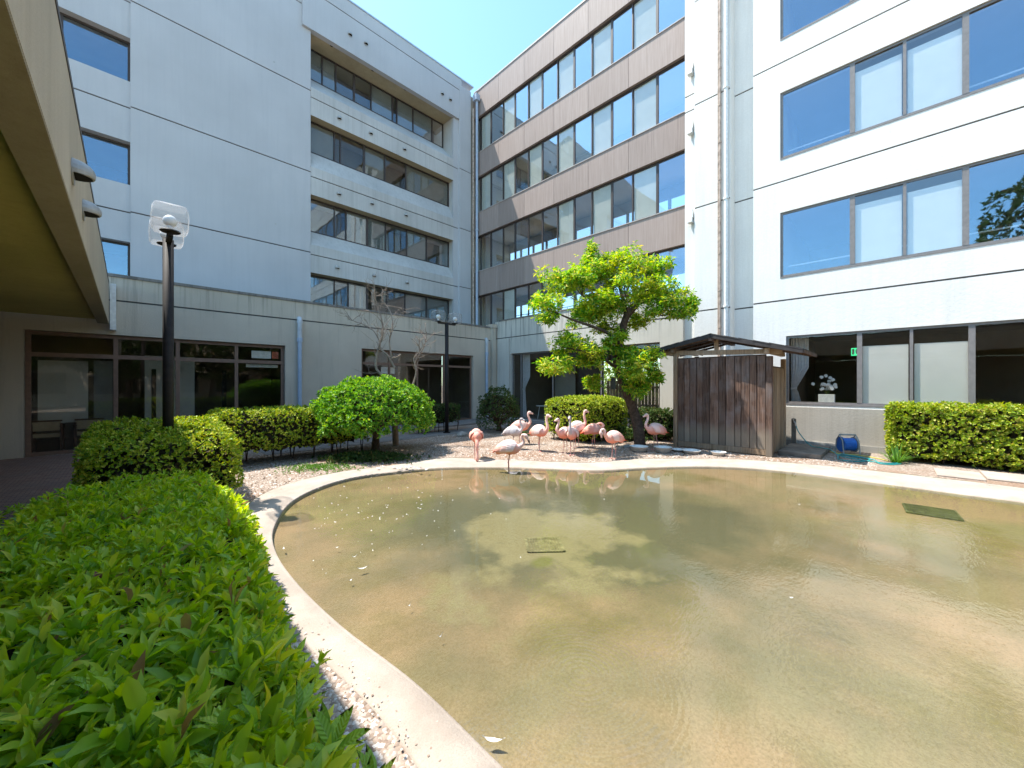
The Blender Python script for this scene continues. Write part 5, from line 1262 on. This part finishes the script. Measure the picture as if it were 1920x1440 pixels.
bowl('small shallow feeding dish squeezed between two bowls', 1272, 846, .16, .035)
bowl('wide shallow feeding bowl right in front of the shed post', 1296, 850, .215, .06)
bowl('white feeding bowl lying apart at the far right of the row', 1347, 854, .17, .065)
# hose reel
rp = gp(1590, 850); rp = (12.75, .86, 0)
t = thing('hose_reel', 'blue drum hose reel with grey handle beside the right hedge', 'hose reel', rp)
ax = Vector((.55, -.83, 0)).normalized(); c = Vector((rp[0], rp[1], .24))
b = MB(); b.tube([c-ax*.13, c+ax*.13], .11, 16); b.build('drum', M['reel_blue'], t)
for s in (-1, 1):
    b = MB(); b.tube([c+ax*.135*s, c+ax*.15*s], .19, 22); b.build('flange', M['reel_blue'] if s < 0 else M['reel_grey'], t)
b = MB()
for k in range(9): 
    cc = c+ax*(-.115+k*.0285); b.tube([cc+Vector((-ax.y, ax.x, 0))*cos(q)*.145+Vector((0, 0, 1))*sin(q)*.145 for q in np.linspace(0, 2*pi, 19)], .015, 6)
b.build('wound_hose', M['reel_blue'], t)
b = MB()
for s in (-1, 1):
    e = Vector((-ax.y, ax.x, 0)); q = c+ax*.175*s
    b.tube([q-e*.17-Vector((0, 0, .225)), q-e*.12+Vector((0, 0, .10)), q+Vector((0, 0, .24)), q+e*.12+Vector((0, 0, .10)), q+e*.17-Vector((0, 0, .225))], .014, 6)
b.tube([c-ax*.175+Vector((0, 0, .24)), c+ax*.175+Vector((0, 0, .24))], .02, 8); b.build('stand', M['reel_grey'], t)
b = MB(); b.tube([c+ax*.15, c+ax*.24, c+ax*.24+Vector((0, 0, .1))], .01, 6); b.build('crank', M['metal'], t)
# tap
tp = (13.05, 2.05, 0)
t = thing('garden_tap', 'small metal tap on a short grey standpipe against the wall by the shed', 'tap', tp)
b = MB(); b.bevbox(13.04, 13.14, 1.96, 2.06, 0, .78, .01); b.build('standpipe', M['slab'], t)
b = MB(); b.tube([(13.04, 2.0, .70), (12.96, 1.98, .72), (12.93, 1.95, .68), (12.92, 1.93, .60)], .018, 8); b.build('spout', M['metal'], t)
b = MB(); b.tube([(12.99, 2.0, .72), (12.99, 2.0, .79)], .01, 6); b.obox((12.99, 2.0, .80), (0, 1, 0), (1, 0, 0), (0, 0, 1), .035, .01, .008); b.build('handle', M['metal'], t)
def hose(label, pts, mat, r=.012):
    c_ = curve(pts, 6); o = MB(); o.tube([tuple(p) for p in c_], r, 7); h = o.build('garden_hose', mat, None, smooth=True); tag(h, label, 'hose'); return h
hose('teal hose running from the tap and looping on the ground by the hose reel', [(12.92, 1.93, .60), (12.85, 1.85, .42), (12.7, 1.6, .14), (12.5, 1.35, .125), (12.3, 1.15, .125), (11.95, .98, .05), (11.65, .95, .014), (11.5, .8, .014), (11.62, .55, .014), (11.95, .42, .03), (12.25, .75, .014), (12.3, 1.0, .02), (12.0, .9, .03), (11.7, .5, .03), (11.75, .15, .014), (11.95, -.05, .014)], M['hose_teal'])
hose('second turquoise hose end lying in the sun at the foot of the strap leaved plant', [(12.3, .95, .05), (12.2, .6, .03), (11.85, .35, .045), (11.6, .25, .014), (11.65, .05, .014), (11.85, -.08, .02)], M['hose_teal'])
hose('yellow green hose lying behind the blue hose reel', [(12.75, 1.2, .014), (12.55, 1.05, .014), (12.6, .7, .014), (12.5, .45, .014), (12.25, .2, .014), (12.1, .12, .014)], M['hose_yellow'])
o = MB(); o.bevbox(11.35, 13.1, 1.22, 2.06, 0, .11, .012); s_ = o.build('concrete_slab', M['slab'], None); tag(s_, 'low dark concrete slab beside the shed under the tap', 'slab')
# flat stepping slabs at the far right beside the pool
for k, (x, y, a, bb_) in enumerate(((11.3, -.85, .42, .30), (11.55, -1.5, .45, .32), (11.2, -2.1, .4, .3))):
    o = MB(); o.bevbox(x-a, x+a, y-bb_, y+bb_, 0, .03, .01); s_ = o.build('stepping_slab', M['kerb'], None)
    tag(s_, ('stepping slab nearest the hose on the gravel strip', 'middle stepping slab in front of the right hedge', 'stepping slab farthest right in front of the hedge')[k], 'slab', 'stepping slabs on the gravel')
# drain gratings under the water
def grate(label, cx, cy, w, l, rot, nb, mk='grate'):
    t = thing('drain_grating', label, 'drain grating', (cx, cy, -.07)); b = MB(); ca, sa = cos(rot), sin(rot)
    def P(u, v): return (cx+u*ca-v*sa, cy+u*sa+v*ca)
    for k in range(nb):
        u = -w/2+w*(k+.5)/nb; p = P(u, 0); b.obox((p[0], p[1], -.060), (-sa, ca, 0), (ca, sa, 0), (0, 0, 1), l/2, w/nb*.30, .006 if mk == 'grate' else .002)
    b.build('bars', M[mk], t); b = MB()
    for (u, v, hu, hv) in ((-w/2, 0, .01, l/2), (w/2, 0, .01, l/2), (0, -l/2, w/2, .01), (0, l/2, w/2, .01)):
        p = P(u, v); b.obox((p[0], p[1], -.058), (ca, sa, 0), (-sa, ca, 0), (0, 0, 1), hu, hv, .009 if mk == 'grate' else .001)
    b.build('rim', M[mk], t)
M['grate'] = plain('algae_grating', (.11, .12, .065), .8, var=.4, scale=12)
M['grate_pale'] = plain('silted_grating', (.20, .185, .10), .8, var=.5, scale=14)
grate('square drain grating under the water in the pale patch', 3.32, 2.81, .40, .36, radians(-42), 12, 'grate_pale')
grate('diamond shaped drain grating under the water at the far right', 8.05, -.35, .52, .52, radians(4), 9)

# furniture seen through the glass
def chair(label, x, y, rz):
    t = thing('wooden_chair', label, 'chair', (x, y, .03)); ca, sa = cos(rz), sin(rz)
    def P(u, v, z): return (x+u*ca-v*sa, y+u*sa+v*ca, z)
    def ob_(b, u, v, z, hu, hv, hz): b.obox(P(u, v, z), (ca, sa, 0), (-sa, ca, 0), (0, 0, 1), hu, hv, hz)
    for u in (-.24, .24):
        for v in (-.22, .22):
            b = MB(); ob_(b, u, v, .03+.36 if v > 0 else .03+.32, .022, .022, .36 if v > 0 else .32); b.build('leg', M['dark_chair'], t)
        b = MB(); ob_(b, u, 0, .67, .025, .25, .015); b.build('armrest', M['dark_chair'], t)
    b = MB(); ob_(b, 0, 0, .45, .23, .22, .045); b.build('seat', M['upholstery'], t)
    b = MB(); ob_(b, 0, .22, .68, .23, .022, .11); b.build('backrest', M['upholstery'], t)
    b = MB(); ob_(b, 0, .225, .815, .26, .018, .02); b.build('top_rail', M['dark_chair'], t)
chair('dark wooden chair with beige back leftmost behind the left wing glass', -1.45, 15.35, pi)
chair('dark wooden chair behind the glass just left of the clipped hedge', -.75, 15.4, pi+.1)
chair('dark wooden chair behind the glass by the farther lamp', 9.75, 15.4, pi)
chair('dark wooden chair nearest the inner corner behind the glass', 10.6, 15.4, pi-.1)
tx, ty = at(998, 752, 15.4)[:2]
tx, ty = 14.0, 11.75
t = thing('side_table', 'small white side table inside the corner glass behind the flamingos', 'table', (tx, ty, .04))
b = MB(); b.box(tx-.3, tx+.3, ty-.32, ty+.32, .70, .73); b.build('tabletop', M['white'], t)
for u in (-1, 1):
    for v in (-1, 1):
        b = MB(); b.tube([(tx+u*.26, ty+v*.28, .04), (tx+u*.2, ty+v*.2, .70)], .016, 6); b.build('leg', M['white'], t)

# ------------------------------------------------------------------ pebbles
def pebbles(name, n, sampler, s0, s1, label):
    P = sampler(n); n = len(P)
    base = np.array([(1, 0, 0), (.3, .95, 0), (-.8, .6, 0), (-.85, -.5, 0), (.2, -1, 0), (.1, .1, .8), (-.2, -.1, -.6)], float)
    F0 = np.array([(0, 1, 5), (1, 2, 5), (2, 3, 5), (3, 4, 5), (4, 0, 5)])
    a = rng.uniform(0, 2*pi, n); s = rng.uniform(s0, s1, n)
    B = base[None]*rng.uniform(.7, 1.25, (n, 7, 1))*s[:, None, None]; B[:, :, 1] *= rng.uniform(.6, 1, (n, 1)); B[:, :, 2] *= rng.uniform(.4, .9, (n, 1))
    X = B[:, :, 0]*np.cos(a)[:, None]-B[:, :, 1]*np.sin(a)[:, None]; Y = B[:, :, 0]*np.sin(a)[:, None]+B[:, :, 1]*np.cos(a)[:, None]
    V = np.stack([X+P[:, 0:1], Y+P[:, 1:2], B[:, :, 2]+P[:, 2:3]], -1).reshape(-1, 3)
    F = (F0[None]+(np.arange(n)*7)[:, None, None]).reshape(-1, 3)
    o = np_mesh(name, V, [F], M['pebble'], None, kind='stuff'); tag(o, label, 'gravel'); return o
M['pebble'] = leafmat('pebble', [(0.0, (0.22, 0.15, 0.11)), (0.4, (0.40, 0.31, 0.25)), (0.8, (0.52, 0.46, 0.41)), (1.0, (0.68, 0.62, 0.57))], 0.0, .85, .15)
cen = ctr
def outside_kerb(P):
    ang = np.arctan2(P[:, 1]-cen[1], P[:, 0]-cen[0]); oa = np.arctan2(co[:, 1]-cen[1], co[:, 0]-cen[0]); orr = np.hypot(co[:, 0]-cen[0], co[:, 1]-cen[1])
    k = np.argsort(oa); lim = np.interp(ang, oa[k], orr[k], period=2*pi); return np.hypot(P[:, 0]-cen[0], P[:, 1]-cen[1]) > lim+.01
def s_near(n):
    P = np.column_stack([rng.uniform(.3, 1.0, n), rng.uniform(.6, 4.6, n), np.zeros(n)]); return P[outside_kerb(P)]
def s_far(n):
    s = rng.uniform(-.70, .95, n); D = rng.uniform(5.2, 13.5, n)**1.0
    P = np.column_stack([(1+s)*D/R2, (1-s)*D/R2, np.zeros(n)]); P = P[outside_kerb(P)]
    P = P[(P[:, 0] < 12.3) & (P[:, 1] < 11.2)]
    keep = rng.uniform(0, 1, len(P)) < np.clip(1.25-.12*np.abs(np.hypot(P[:, 0]-cen[0], P[:, 1]-cen[1])-5.2), .15, 1); return P[keep]
pebbles('near_gravel', 9000, s_near, .006, .019, 'coarse pale gravel between the near hedge and the kerb')
pebbles('far_gravel', 26000, s_far, .008, .024, 'pinkish gravel around the flamingos beyond the pool')
def s_kerb(n):
    k = rng.integers(0, len(ci), n); t_ = 1-np.abs(rng.normal(size=n))*.18; q = ci[k]*(1-t_[:, None])+co[k]*t_[:, None]+rng.normal(size=(n, 2))*.05
    return np.column_stack([q, np.full(n, .014)])
pebbles('kerb_grit', 1500, s_kerb, .003, .009, 'loose grit scattered along the outer edge of the pool kerb')
# leaf litter / bark bits
def s_lit(n):
    P = s_far(n); return P
M['litter'] = leafmat('leaf_litter', [(0.0, (0.10, 0.06, 0.035)), (1.0, (0.30, 0.19, 0.11))], 0.0, .9, .1)
P = s_lit(9000); V, F = leaves(P+np.array([0, 0, .012]), np.column_stack([rng.normal(size=(len(P), 2)), rng.normal(size=len(P))*.15]), np.tile([0, 0, 1.], (len(P), 1))+rng.normal(size=(len(P), 3))*.3, rng.uniform(.02, .06, len(P)), rng.uniform(.01, .025, len(P)))
o = np_mesh('leaf_litter', V, F, M['litter'], None, kind='stuff'); tag(o, 'dry brown leaf litter scattered over the gravel', 'leaf litter')

# ------------------------------------------------------------------ feathers on the water
def feather_mesh(b, p, L, a, w=.22, curl=.02):
    d = Vector((cos(a), sin(a), 0)); s = Vector((-sin(a), cos(a), 0)); n = 9; L_, R_, Mi = [], [], []
    for i_ in range(n):
        q = i_/(n-1); ww = L*w*.5*sin(min(1, q*1.15+.03)*pi)**.7 if q < .97 else .001
        if q < .15: ww *= .3
        c = Vector(p)+d*L*(q-.5)+s*.12*L*sin(q*2)+Vector((0, 0, curl*(2*q-1)**2))
        jag = random.uniform(.75, 1.1)
        Mi.append(c+Vector((0, 0, .004))); L_.append(c+s*ww*jag); R_.append(c-s*ww*random.uniform(.75, 1.1))
    vs = Mi+L_+R_; fs = []
    for i_ in range(n-1): fs += [(i_, i_+1, n+i_+1, n+i_), (i_, 2*n+i_, 2*n+i_+1, i_+1)]
    b.add(vs, fs)
def wp(x, y): return gp(x, y, WL)
for (x, y, L, a, lab) in ((925, 1393, .115, -1.0, 'largest white feather floating on the near water beside the kerb'), (681, 1067, .11, -.3, 'long white feather on the water left of the pale patch'),
                          (768, 1137, .045, .3, 'small white feather alone on the brown water in the middle left'), (534, 1029, .09, 1.3, 'white feather floating beside the kerb at the left'),
                          (665, 1045, .055, 0, 'short white feather just above the long one'), (730, 1000, .05, .8, 'white feather among the specks on the left water'), (826, 1195, .04, 0, 'tiny feather speck on the water below the pale patch')):
    p = wp(x, y); b = MB(); feather_mesh(b, (p[0], p[1], WL+.004), L, a); o = b.build('feather', M['feather'], None); tag(o, lab, 'feather', 'feathers floating on the pool')
b = MB()
for k in range(130):
    x = random.gauss(680, 120); y = 895+abs(random.gauss(0, 75))
    if k % 22 == 0: x, y = random.uniform(560, 1500), random.uniform(900, 1400)
    if x < 560+max(0, y-1040)*.55: continue
    if y < 905 and x < 640: continue
    p = wp(x, y); feather_mesh(b, (p[0], p[1], WL+.003), random.uniform(.010, .036), random.uniform(0, 6.28), .55, .003)
o = b.build('floating_down', M['feather'], None); tag(o, 'scattered white down specks floating on the left half of the pool', 'down', kind='stuff')
b = MB()
for k in range(26):
    p = gp(765+random.gauss(0, 22), 877+random.gauss(0, 2.5), .035); feather_mesh(b, (p[0], p[1], .045), random.uniform(.04, .10), random.uniform(0, 6.28), .6, .02)
o = b.build('moulted_down', M['feather'], None); tag(o, 'clump of white down stuck on the shaded kerb below the round bush', 'down', kind='stuff')

# ------------------------------------------------------------------ flamingos
PINK = (.85, .40, .31); CORAL = (.85, .29, .19); PALE = (.87, .60, .53); WHITE = (.86, .72, .68); GREY = (.42, .40, .41); LEG = (.52, .36, .30); KNEE = (.62, .25, .22); RED = (.78, .10, .04)
def lerpc(a, b_, t): return tuple(a[i]+(b_[i]-a[i])*max(0, min(1, t)) for i in range(3))
POSES = {   # neck and head as (x forward, z up, y side), in metres for a bird with its back at 0.6 m
 'up':   [(.235, .545, 0), (.275, .60, 0), (.27, .67, 0), (.235, .74, 0), (.215, .81, 0), (.225, .865, 0)],
 'tall': [(.235, .55, 0), (.27, .62, 0), (.255, .70, 0), (.235, .78, 0), (.235, .85, 0), (.25, .905, 0)],
 'bow':  [(.23, .55, 0), (.28, .58, .01), (.30, .64, .02), (.27, .72, .02), (.28, .77, .01), (.32, .775, 0)],
 'down': [(.23, .46, 0), (.29, .40, 0), (.32, .32, 0), (.31, .24, 0), (.325, .17, 0), (.34, .11, 0)],
 'tuck': [(.24, .56, .0), (.285, .60, .03), (.27, .655, .07), (.20, .66, .105), (.13, .63, .115), (.07, .60, .11)],
 'preen': [(.235, .55, 0), (.29, .61, .02), (.30, .675, .03), (.335, .72, .02), (.375, .70, .0), (.385, .67, .0)],
}
def flamingo(label, p, yaw, pose, scale=1.0, tone='pink', lean=0.0, legs=(0.03, -.02), z=0.0, one=False):
    t = thing('flamingo', label, 'flamingo', (p[0], p[1], z), 'flock of flamingos by the pool')
    sp = [(-.335, .41, .014, .014), (-.285, .445, .048, .045), (-.21, .485, .088, .090), (-.12, .51, .120, .134), (-.03, .525, .136, .160), (.06, .52, .134, .162), (.145, .515, .110, .134), (.205, .53, .068, .080)]
    nk = POSES[pose]; V = []; F = []; col = []; n = 14
    pts = [Vector((a, 0, b_)) for a, b_, _, _ in sp]; rr = [(ry*.94, rz*.94) for _, _, ry, rz in sp]
    sgn = len(pts)
    nr = [.048, .038, .033, .030, .028, .031]
    for (a, b_, c), r in zip(nk, nr): pts.append(Vector((a, c, b_))); rr.append((r, r))
    last = Vector((nk[-1][0], nk[-1][2], nk[-1][1]))
    prev = Vector((nk[-2][0], nk[-2][2], nk[-2][1])); d = (last-prev).normalized()
    fw = {'up': Vector((.8, 0, -.25)), 'tall': Vector((.85, 0, -.2)), 'bow': Vector((.5, 0, -.7)), 'down': Vector((-.4, 0, -.8)), 'tuck': Vector((-.9, 0, -.35)), 'preen': Vector((-.2, 0, -1))}[pose].normalized()
    h1 = last+(d*.4+fw*.6).normalized()*.030; h2 = h1+fw*.042; dn = (fw+Vector((0, 0, -.9))).normalized()
    b1 = h2+fw*.034+Vector((0, 0, -.005)); b2 = b1+(fw*.8+dn*.2).normalized()*.034; b3 = b2+dn*.038; b4 = b3+(dn+Vector((0, 0, -.5))).normalized()*.03
    pts += [h1, h2]; rr += [(.039, .044), (.035, .038)]
    dense = []; 
    P3 = curve([(*q, r[0], r[1]) for q, r in zip(pts, rr)], 3)
    m = len(P3); a = Vector((0, 1, 0)); bodyend = sgn*3
    for i_ in range(m):
        c = Vector(P3[i_][:3]); dd = Vector(P3[min(i_+1, m-1)][:3])-Vector(P3[max(i_-1, 0)][:3]); dd.normalize()
        a = (a-dd*a.dot(dd)).normalized(); b_ = dd.cross(a)
        for k in range(n):
            th = 2*pi*k/n; q = c+a*cos(th)*P3[i_][3]+b_*sin(th)*P3[i_][4]
            V.append(q)
            f = i_/(sgn*3); h = (q.z-.42)/.22  # height blend puts sunlit back and shaded belly into the plumage colour
            if tone == 'grey':
                cc = lerpc((.55, .50, .49), (.78, .75, .74), h) if i_ < sgn*3-2 else lerpc((.72, .66, .65), GREY, (i_-sgn*3)/8)
            else:
                cc = lerpc(CORAL if tone != 'pale' else PINK, PALE if tone != 'white' else WHITE, h*.9) if i_ < sgn*3-2 else lerpc(PINK if tone != 'pale' else PALE, PALE, (i_-sgn*3)/9+.15)
                if tone == 'deep' : cc = lerpc(cc, CORAL, .45)
                if tone == 'greyneck' and i_ >= sgn*3: cc = lerpc((.62, .50, .48), (.48, .44, .46), (i_-sgn*3)/6)
                if i_ < 4: cc = lerpc(cc, RED, .4)
            col.append(cc)
    for i_ in range(m-1):
        for k in range(n): F.append((i_*n+k, i_*n+(k+1) % n, (i_+1)*n+(k+1) % n, (i_+1)*n+k))
    F += [tuple(range(n-1, -1, -1)), tuple(range((m-1)*n, m*n))]
    # legs grow out of the belly
    for s in (-1, 1):
        if one and s > 0: continue
        y = .036*s; hx = legs[0 if s < 0 else 1]
        L = [((.02, y, .50), .045), ((.02, y, .40), .028), ((.012+hx*.4, y, .345), .011), ((-.008+hx*.7, y, .225), .0075), ((-.012+hx*.75, y, .205), .0125), ((-.008+hx*.8, y, .185), .0085), ((hx, y*1.05, .03), .0065), ((hx+.005, y*1.05, .008), .009)]
        base = len(V); k8 = 7
        for (q, r) in L:
            for k in range(k8): V.append(Vector(q)+Vector((cos(2*pi*k/k8)*r, sin(2*pi*k/k8)*r, 0))); col.append(KNEE if abs(q[2]-.205) < .03 else (PINK if q[2] > .42 else (LEG if tone not in ('grey', 'greyneck') else (.33, .28, .27))))
        for i_ in range(len(L)-1):
            for k in range(k8): F.append((base+i_*k8+k, base+i_*k8+(k+1) % k8, base+(i_+1)*k8+(k+1) % k8, base+(i_+1)*k8+k))
        base = len(V)           # webbed foot
        for q in ((hx-.02, y, .006), (hx+.075, y-.042, .003), (hx+.088, y, .003), (hx+.075, y+.042, .003), (hx+.01, y, .018)): V.append(Vector(q)); col.append(KNEE)
        F += [(base, base+1, base+4), (base+1, base+2, base+4), (base+2, base+3, base+4), (base+3, base, base+4), (base, base+3, base+2, base+1)]
    rz_ = Matrix.Rotation(yaw, 3, 'Z')
    def put(name, vs, fs, cols, mats, smooth=True):
        me = bpy.data.meshes.new(name); me.from_pydata([tuple(rz_ @ (Vector(q)*scale)) for q in vs], [], fs)
        ca = me.color_attributes.new('Col', 'FLOAT_COLOR', 'POINT')
        ca.data.foreach_set('color', np.array([(*c, 1) for c in cols], np.float32).ravel())
        me.polygons.foreach_set('use_smooth', [smooth]*len(fs)); me.update(); o = link_mesh(name, me, t, mats); return o
    put('body', V, F, col, M['bird'])
    # beak
    b = MB(); b.tube([h2-fw*.012, b1, b2], [(.025, .028), (.019, .023), (.017, .021)], 10); v1, f1 = b.v, b.f
    bk = put('beak', v1, f1, [PALE if tone != 'grey' else (.6, .58, .58)]*len(v1), M['bird'])
    b = MB(); b.tube([b2-fw*.003, b3, b4], [(.0175, .0215), (.014, .018), (.004, .005)], 10); put('beak_tip', b.v, b.f, [(.02, .02, .02)]*len(b.v), M['bird']).parent = bk
    for s in (-1, 1):
        sd = a; b = MB(); c = h1+fw*.012+Vector((0, 0, .006))+sd*.036*s; b.ball(tuple(c), .007, .007, .007, 8, 5); put('eye', b.v, b.f, [(.10, .07, .03)]*len(b.v), M['bird'])
    # wings: overlapping feather rows
    for s in (-1, 1):
        v2 = []; f2 = []; c2 = []
        def blade(x0, z0, L, w, ang, lift, colr, ysh):
            d = Vector((-cos(ang), 0, -sin(ang))); e = Vector((sin(ang), 0, -cos(ang))); base = len(v2); m_ = 7
            for i_ in range(m_):
                q = i_/(m_-1); c = Vector((x0, 0, z0))+d*L*q; ww = w*sin(max(.12, q*.88+.1)*pi)**.55*(1-.3*q)
                for k in (-1, 0, 1):
                    u = c+e*ww*k
                    xx = np.interp(u.x, [q_[0] for q_ in sp], [q_[2] for q_ in sp]); zc = np.interp(u.x, [q_[0] for q_ in sp], [q_[1] for q_ in sp]); zr_ = np.interp(u.x, [q_[0] for q_ in sp], [q_[3] for q_ in sp])
                    k_ = max(0, 1-((u.z-zc)/max(.02, zr_))**2)**.5; yy = max(.012, xx*k_)+lift+(.006 if k == 0 else 0)+ysh*q
                    v2.append(Vector((u.x, yy*s, u.z))); c2.append(lerpc(colr, PALE if tone != 'grey' else GREY, .0 if k else .25))
            for i_ in range(m_-1):
                for k in range(2): f2.append((base+i_*3+k, base+i_*3+k+1, base+(i_+1)*3+k+1, base+(i_+1)*3+k))
        G = {'pink': (PINK, PALE, CORAL), 'pale': (PALE, WHITE, PINK), 'white': (PALE, WHITE, CORAL), 'deep': (CORAL, PINK, CORAL), 'grey': (GREY, (.66, .64, .64), (.30, .28, .29)), 'greyneck': (PINK, PALE, CORAL)}[tone]
        for j in range(6): blade(.03-j*.012, .565-j*.022, .33-j*.015, .034, .16+j*.035, .006+.001*j, G[2], .002)
        for j in range(6): blade(.11-j*.02, .59-j*.024, .25-j*.008, .036, .14+j*.03, .010+.001*j, G[0], .002)
        for j in range(5): blade(.165-j*.015, .605-j*.028, .19-j*.006, .038, .10+j*.04, .014+.001*j, G[1], .001)
        put('wing', v2, f2, c2, M['bird'], False)
    # tail
    b = MB()
    for k in (-2, -1, 0, 1, 2): b.tube([(-.27, k*.008, .465), (-.35, k*.016, .425-abs(k)*.004), (-.385, k*.018, .405)], [(.014, .006), (.013, .005), (.003, .002)], 6)
    put('tail', b.v, b.f, [RED if tone in ('pink', 'deep') else (PINK if tone != 'grey' else GREY)]*len(b.v), M['bird'])
    return t
# picture right = -45 deg (x, -y); towards the camera = -135 deg
RIGHT = radians(-45); LEFT = radians(135); CAMW = radians(-135); AWAY = radians(45)
q = gp(893, 861); flamingo('flamingo bending its neck straight down to the ground, farthest left of the flock', q, CAMW+.15, 'down', 1.06, 'deep', legs=(.02, -.02))
q = gp(962, 842); flamingo('small grey and white young flamingo facing right in the left group', q, RIGHT-.35, 'up', .93, 'grey')
q = gp(976, 833); flamingo('pink flamingo standing just behind the grey young one', q, RIGHT+.2, 'up', 1.05, 'pink')
q = gp(1011, 846); flamingo('white backed flamingo facing right, alone left of the middle trio', q, RIGHT-.75, 'tall', 1.03, 'white')
q = gp(1060, 849); flamingo('flamingo with low bent pink neck on the left of the middle trio', q, LEFT+.55, 'up', .98, 'pink')
q = gp(1073, 853); flamingo('grey necked flamingo in front of the middle trio with dark beak', q, LEFT+1.2, 'tall', 1.03, 'greyneck')
q = gp(1082, 838); flamingo('flamingo hidden behind the middle trio with only neck and head showing', q, RIGHT+.5, 'tall', 1.08, 'white')
q = gp(1113, 840); flamingo('coral flamingo asleep with its neck curled back onto its back', q, RIGHT+.1, 'tuck', 1.0, 'deep')
q = gp(1151, 860); flamingo('flamingo preening its chest, between the sleeping one and the bowls', q, LEFT+.45, 'preen', .98, 'pink')
q = gp(1229, 843); flamingo('flamingo with orange tail facing left beside the wooden shed', q, LEFT+.25, 'up', 1.06, 'pink')
q = gp(954, 886, -.068); flamingo('flamingo wading in the pool with its beak pointing down', q, RIGHT-.1, 'bow', 1.0, 'pale', z=-.068, legs=(.015, -.01))
print('objects', len(bpy.data.objects), 'polys', sum(len(o.data.polygons) for o in bpy.data.objects if o.type == 'MESH'))
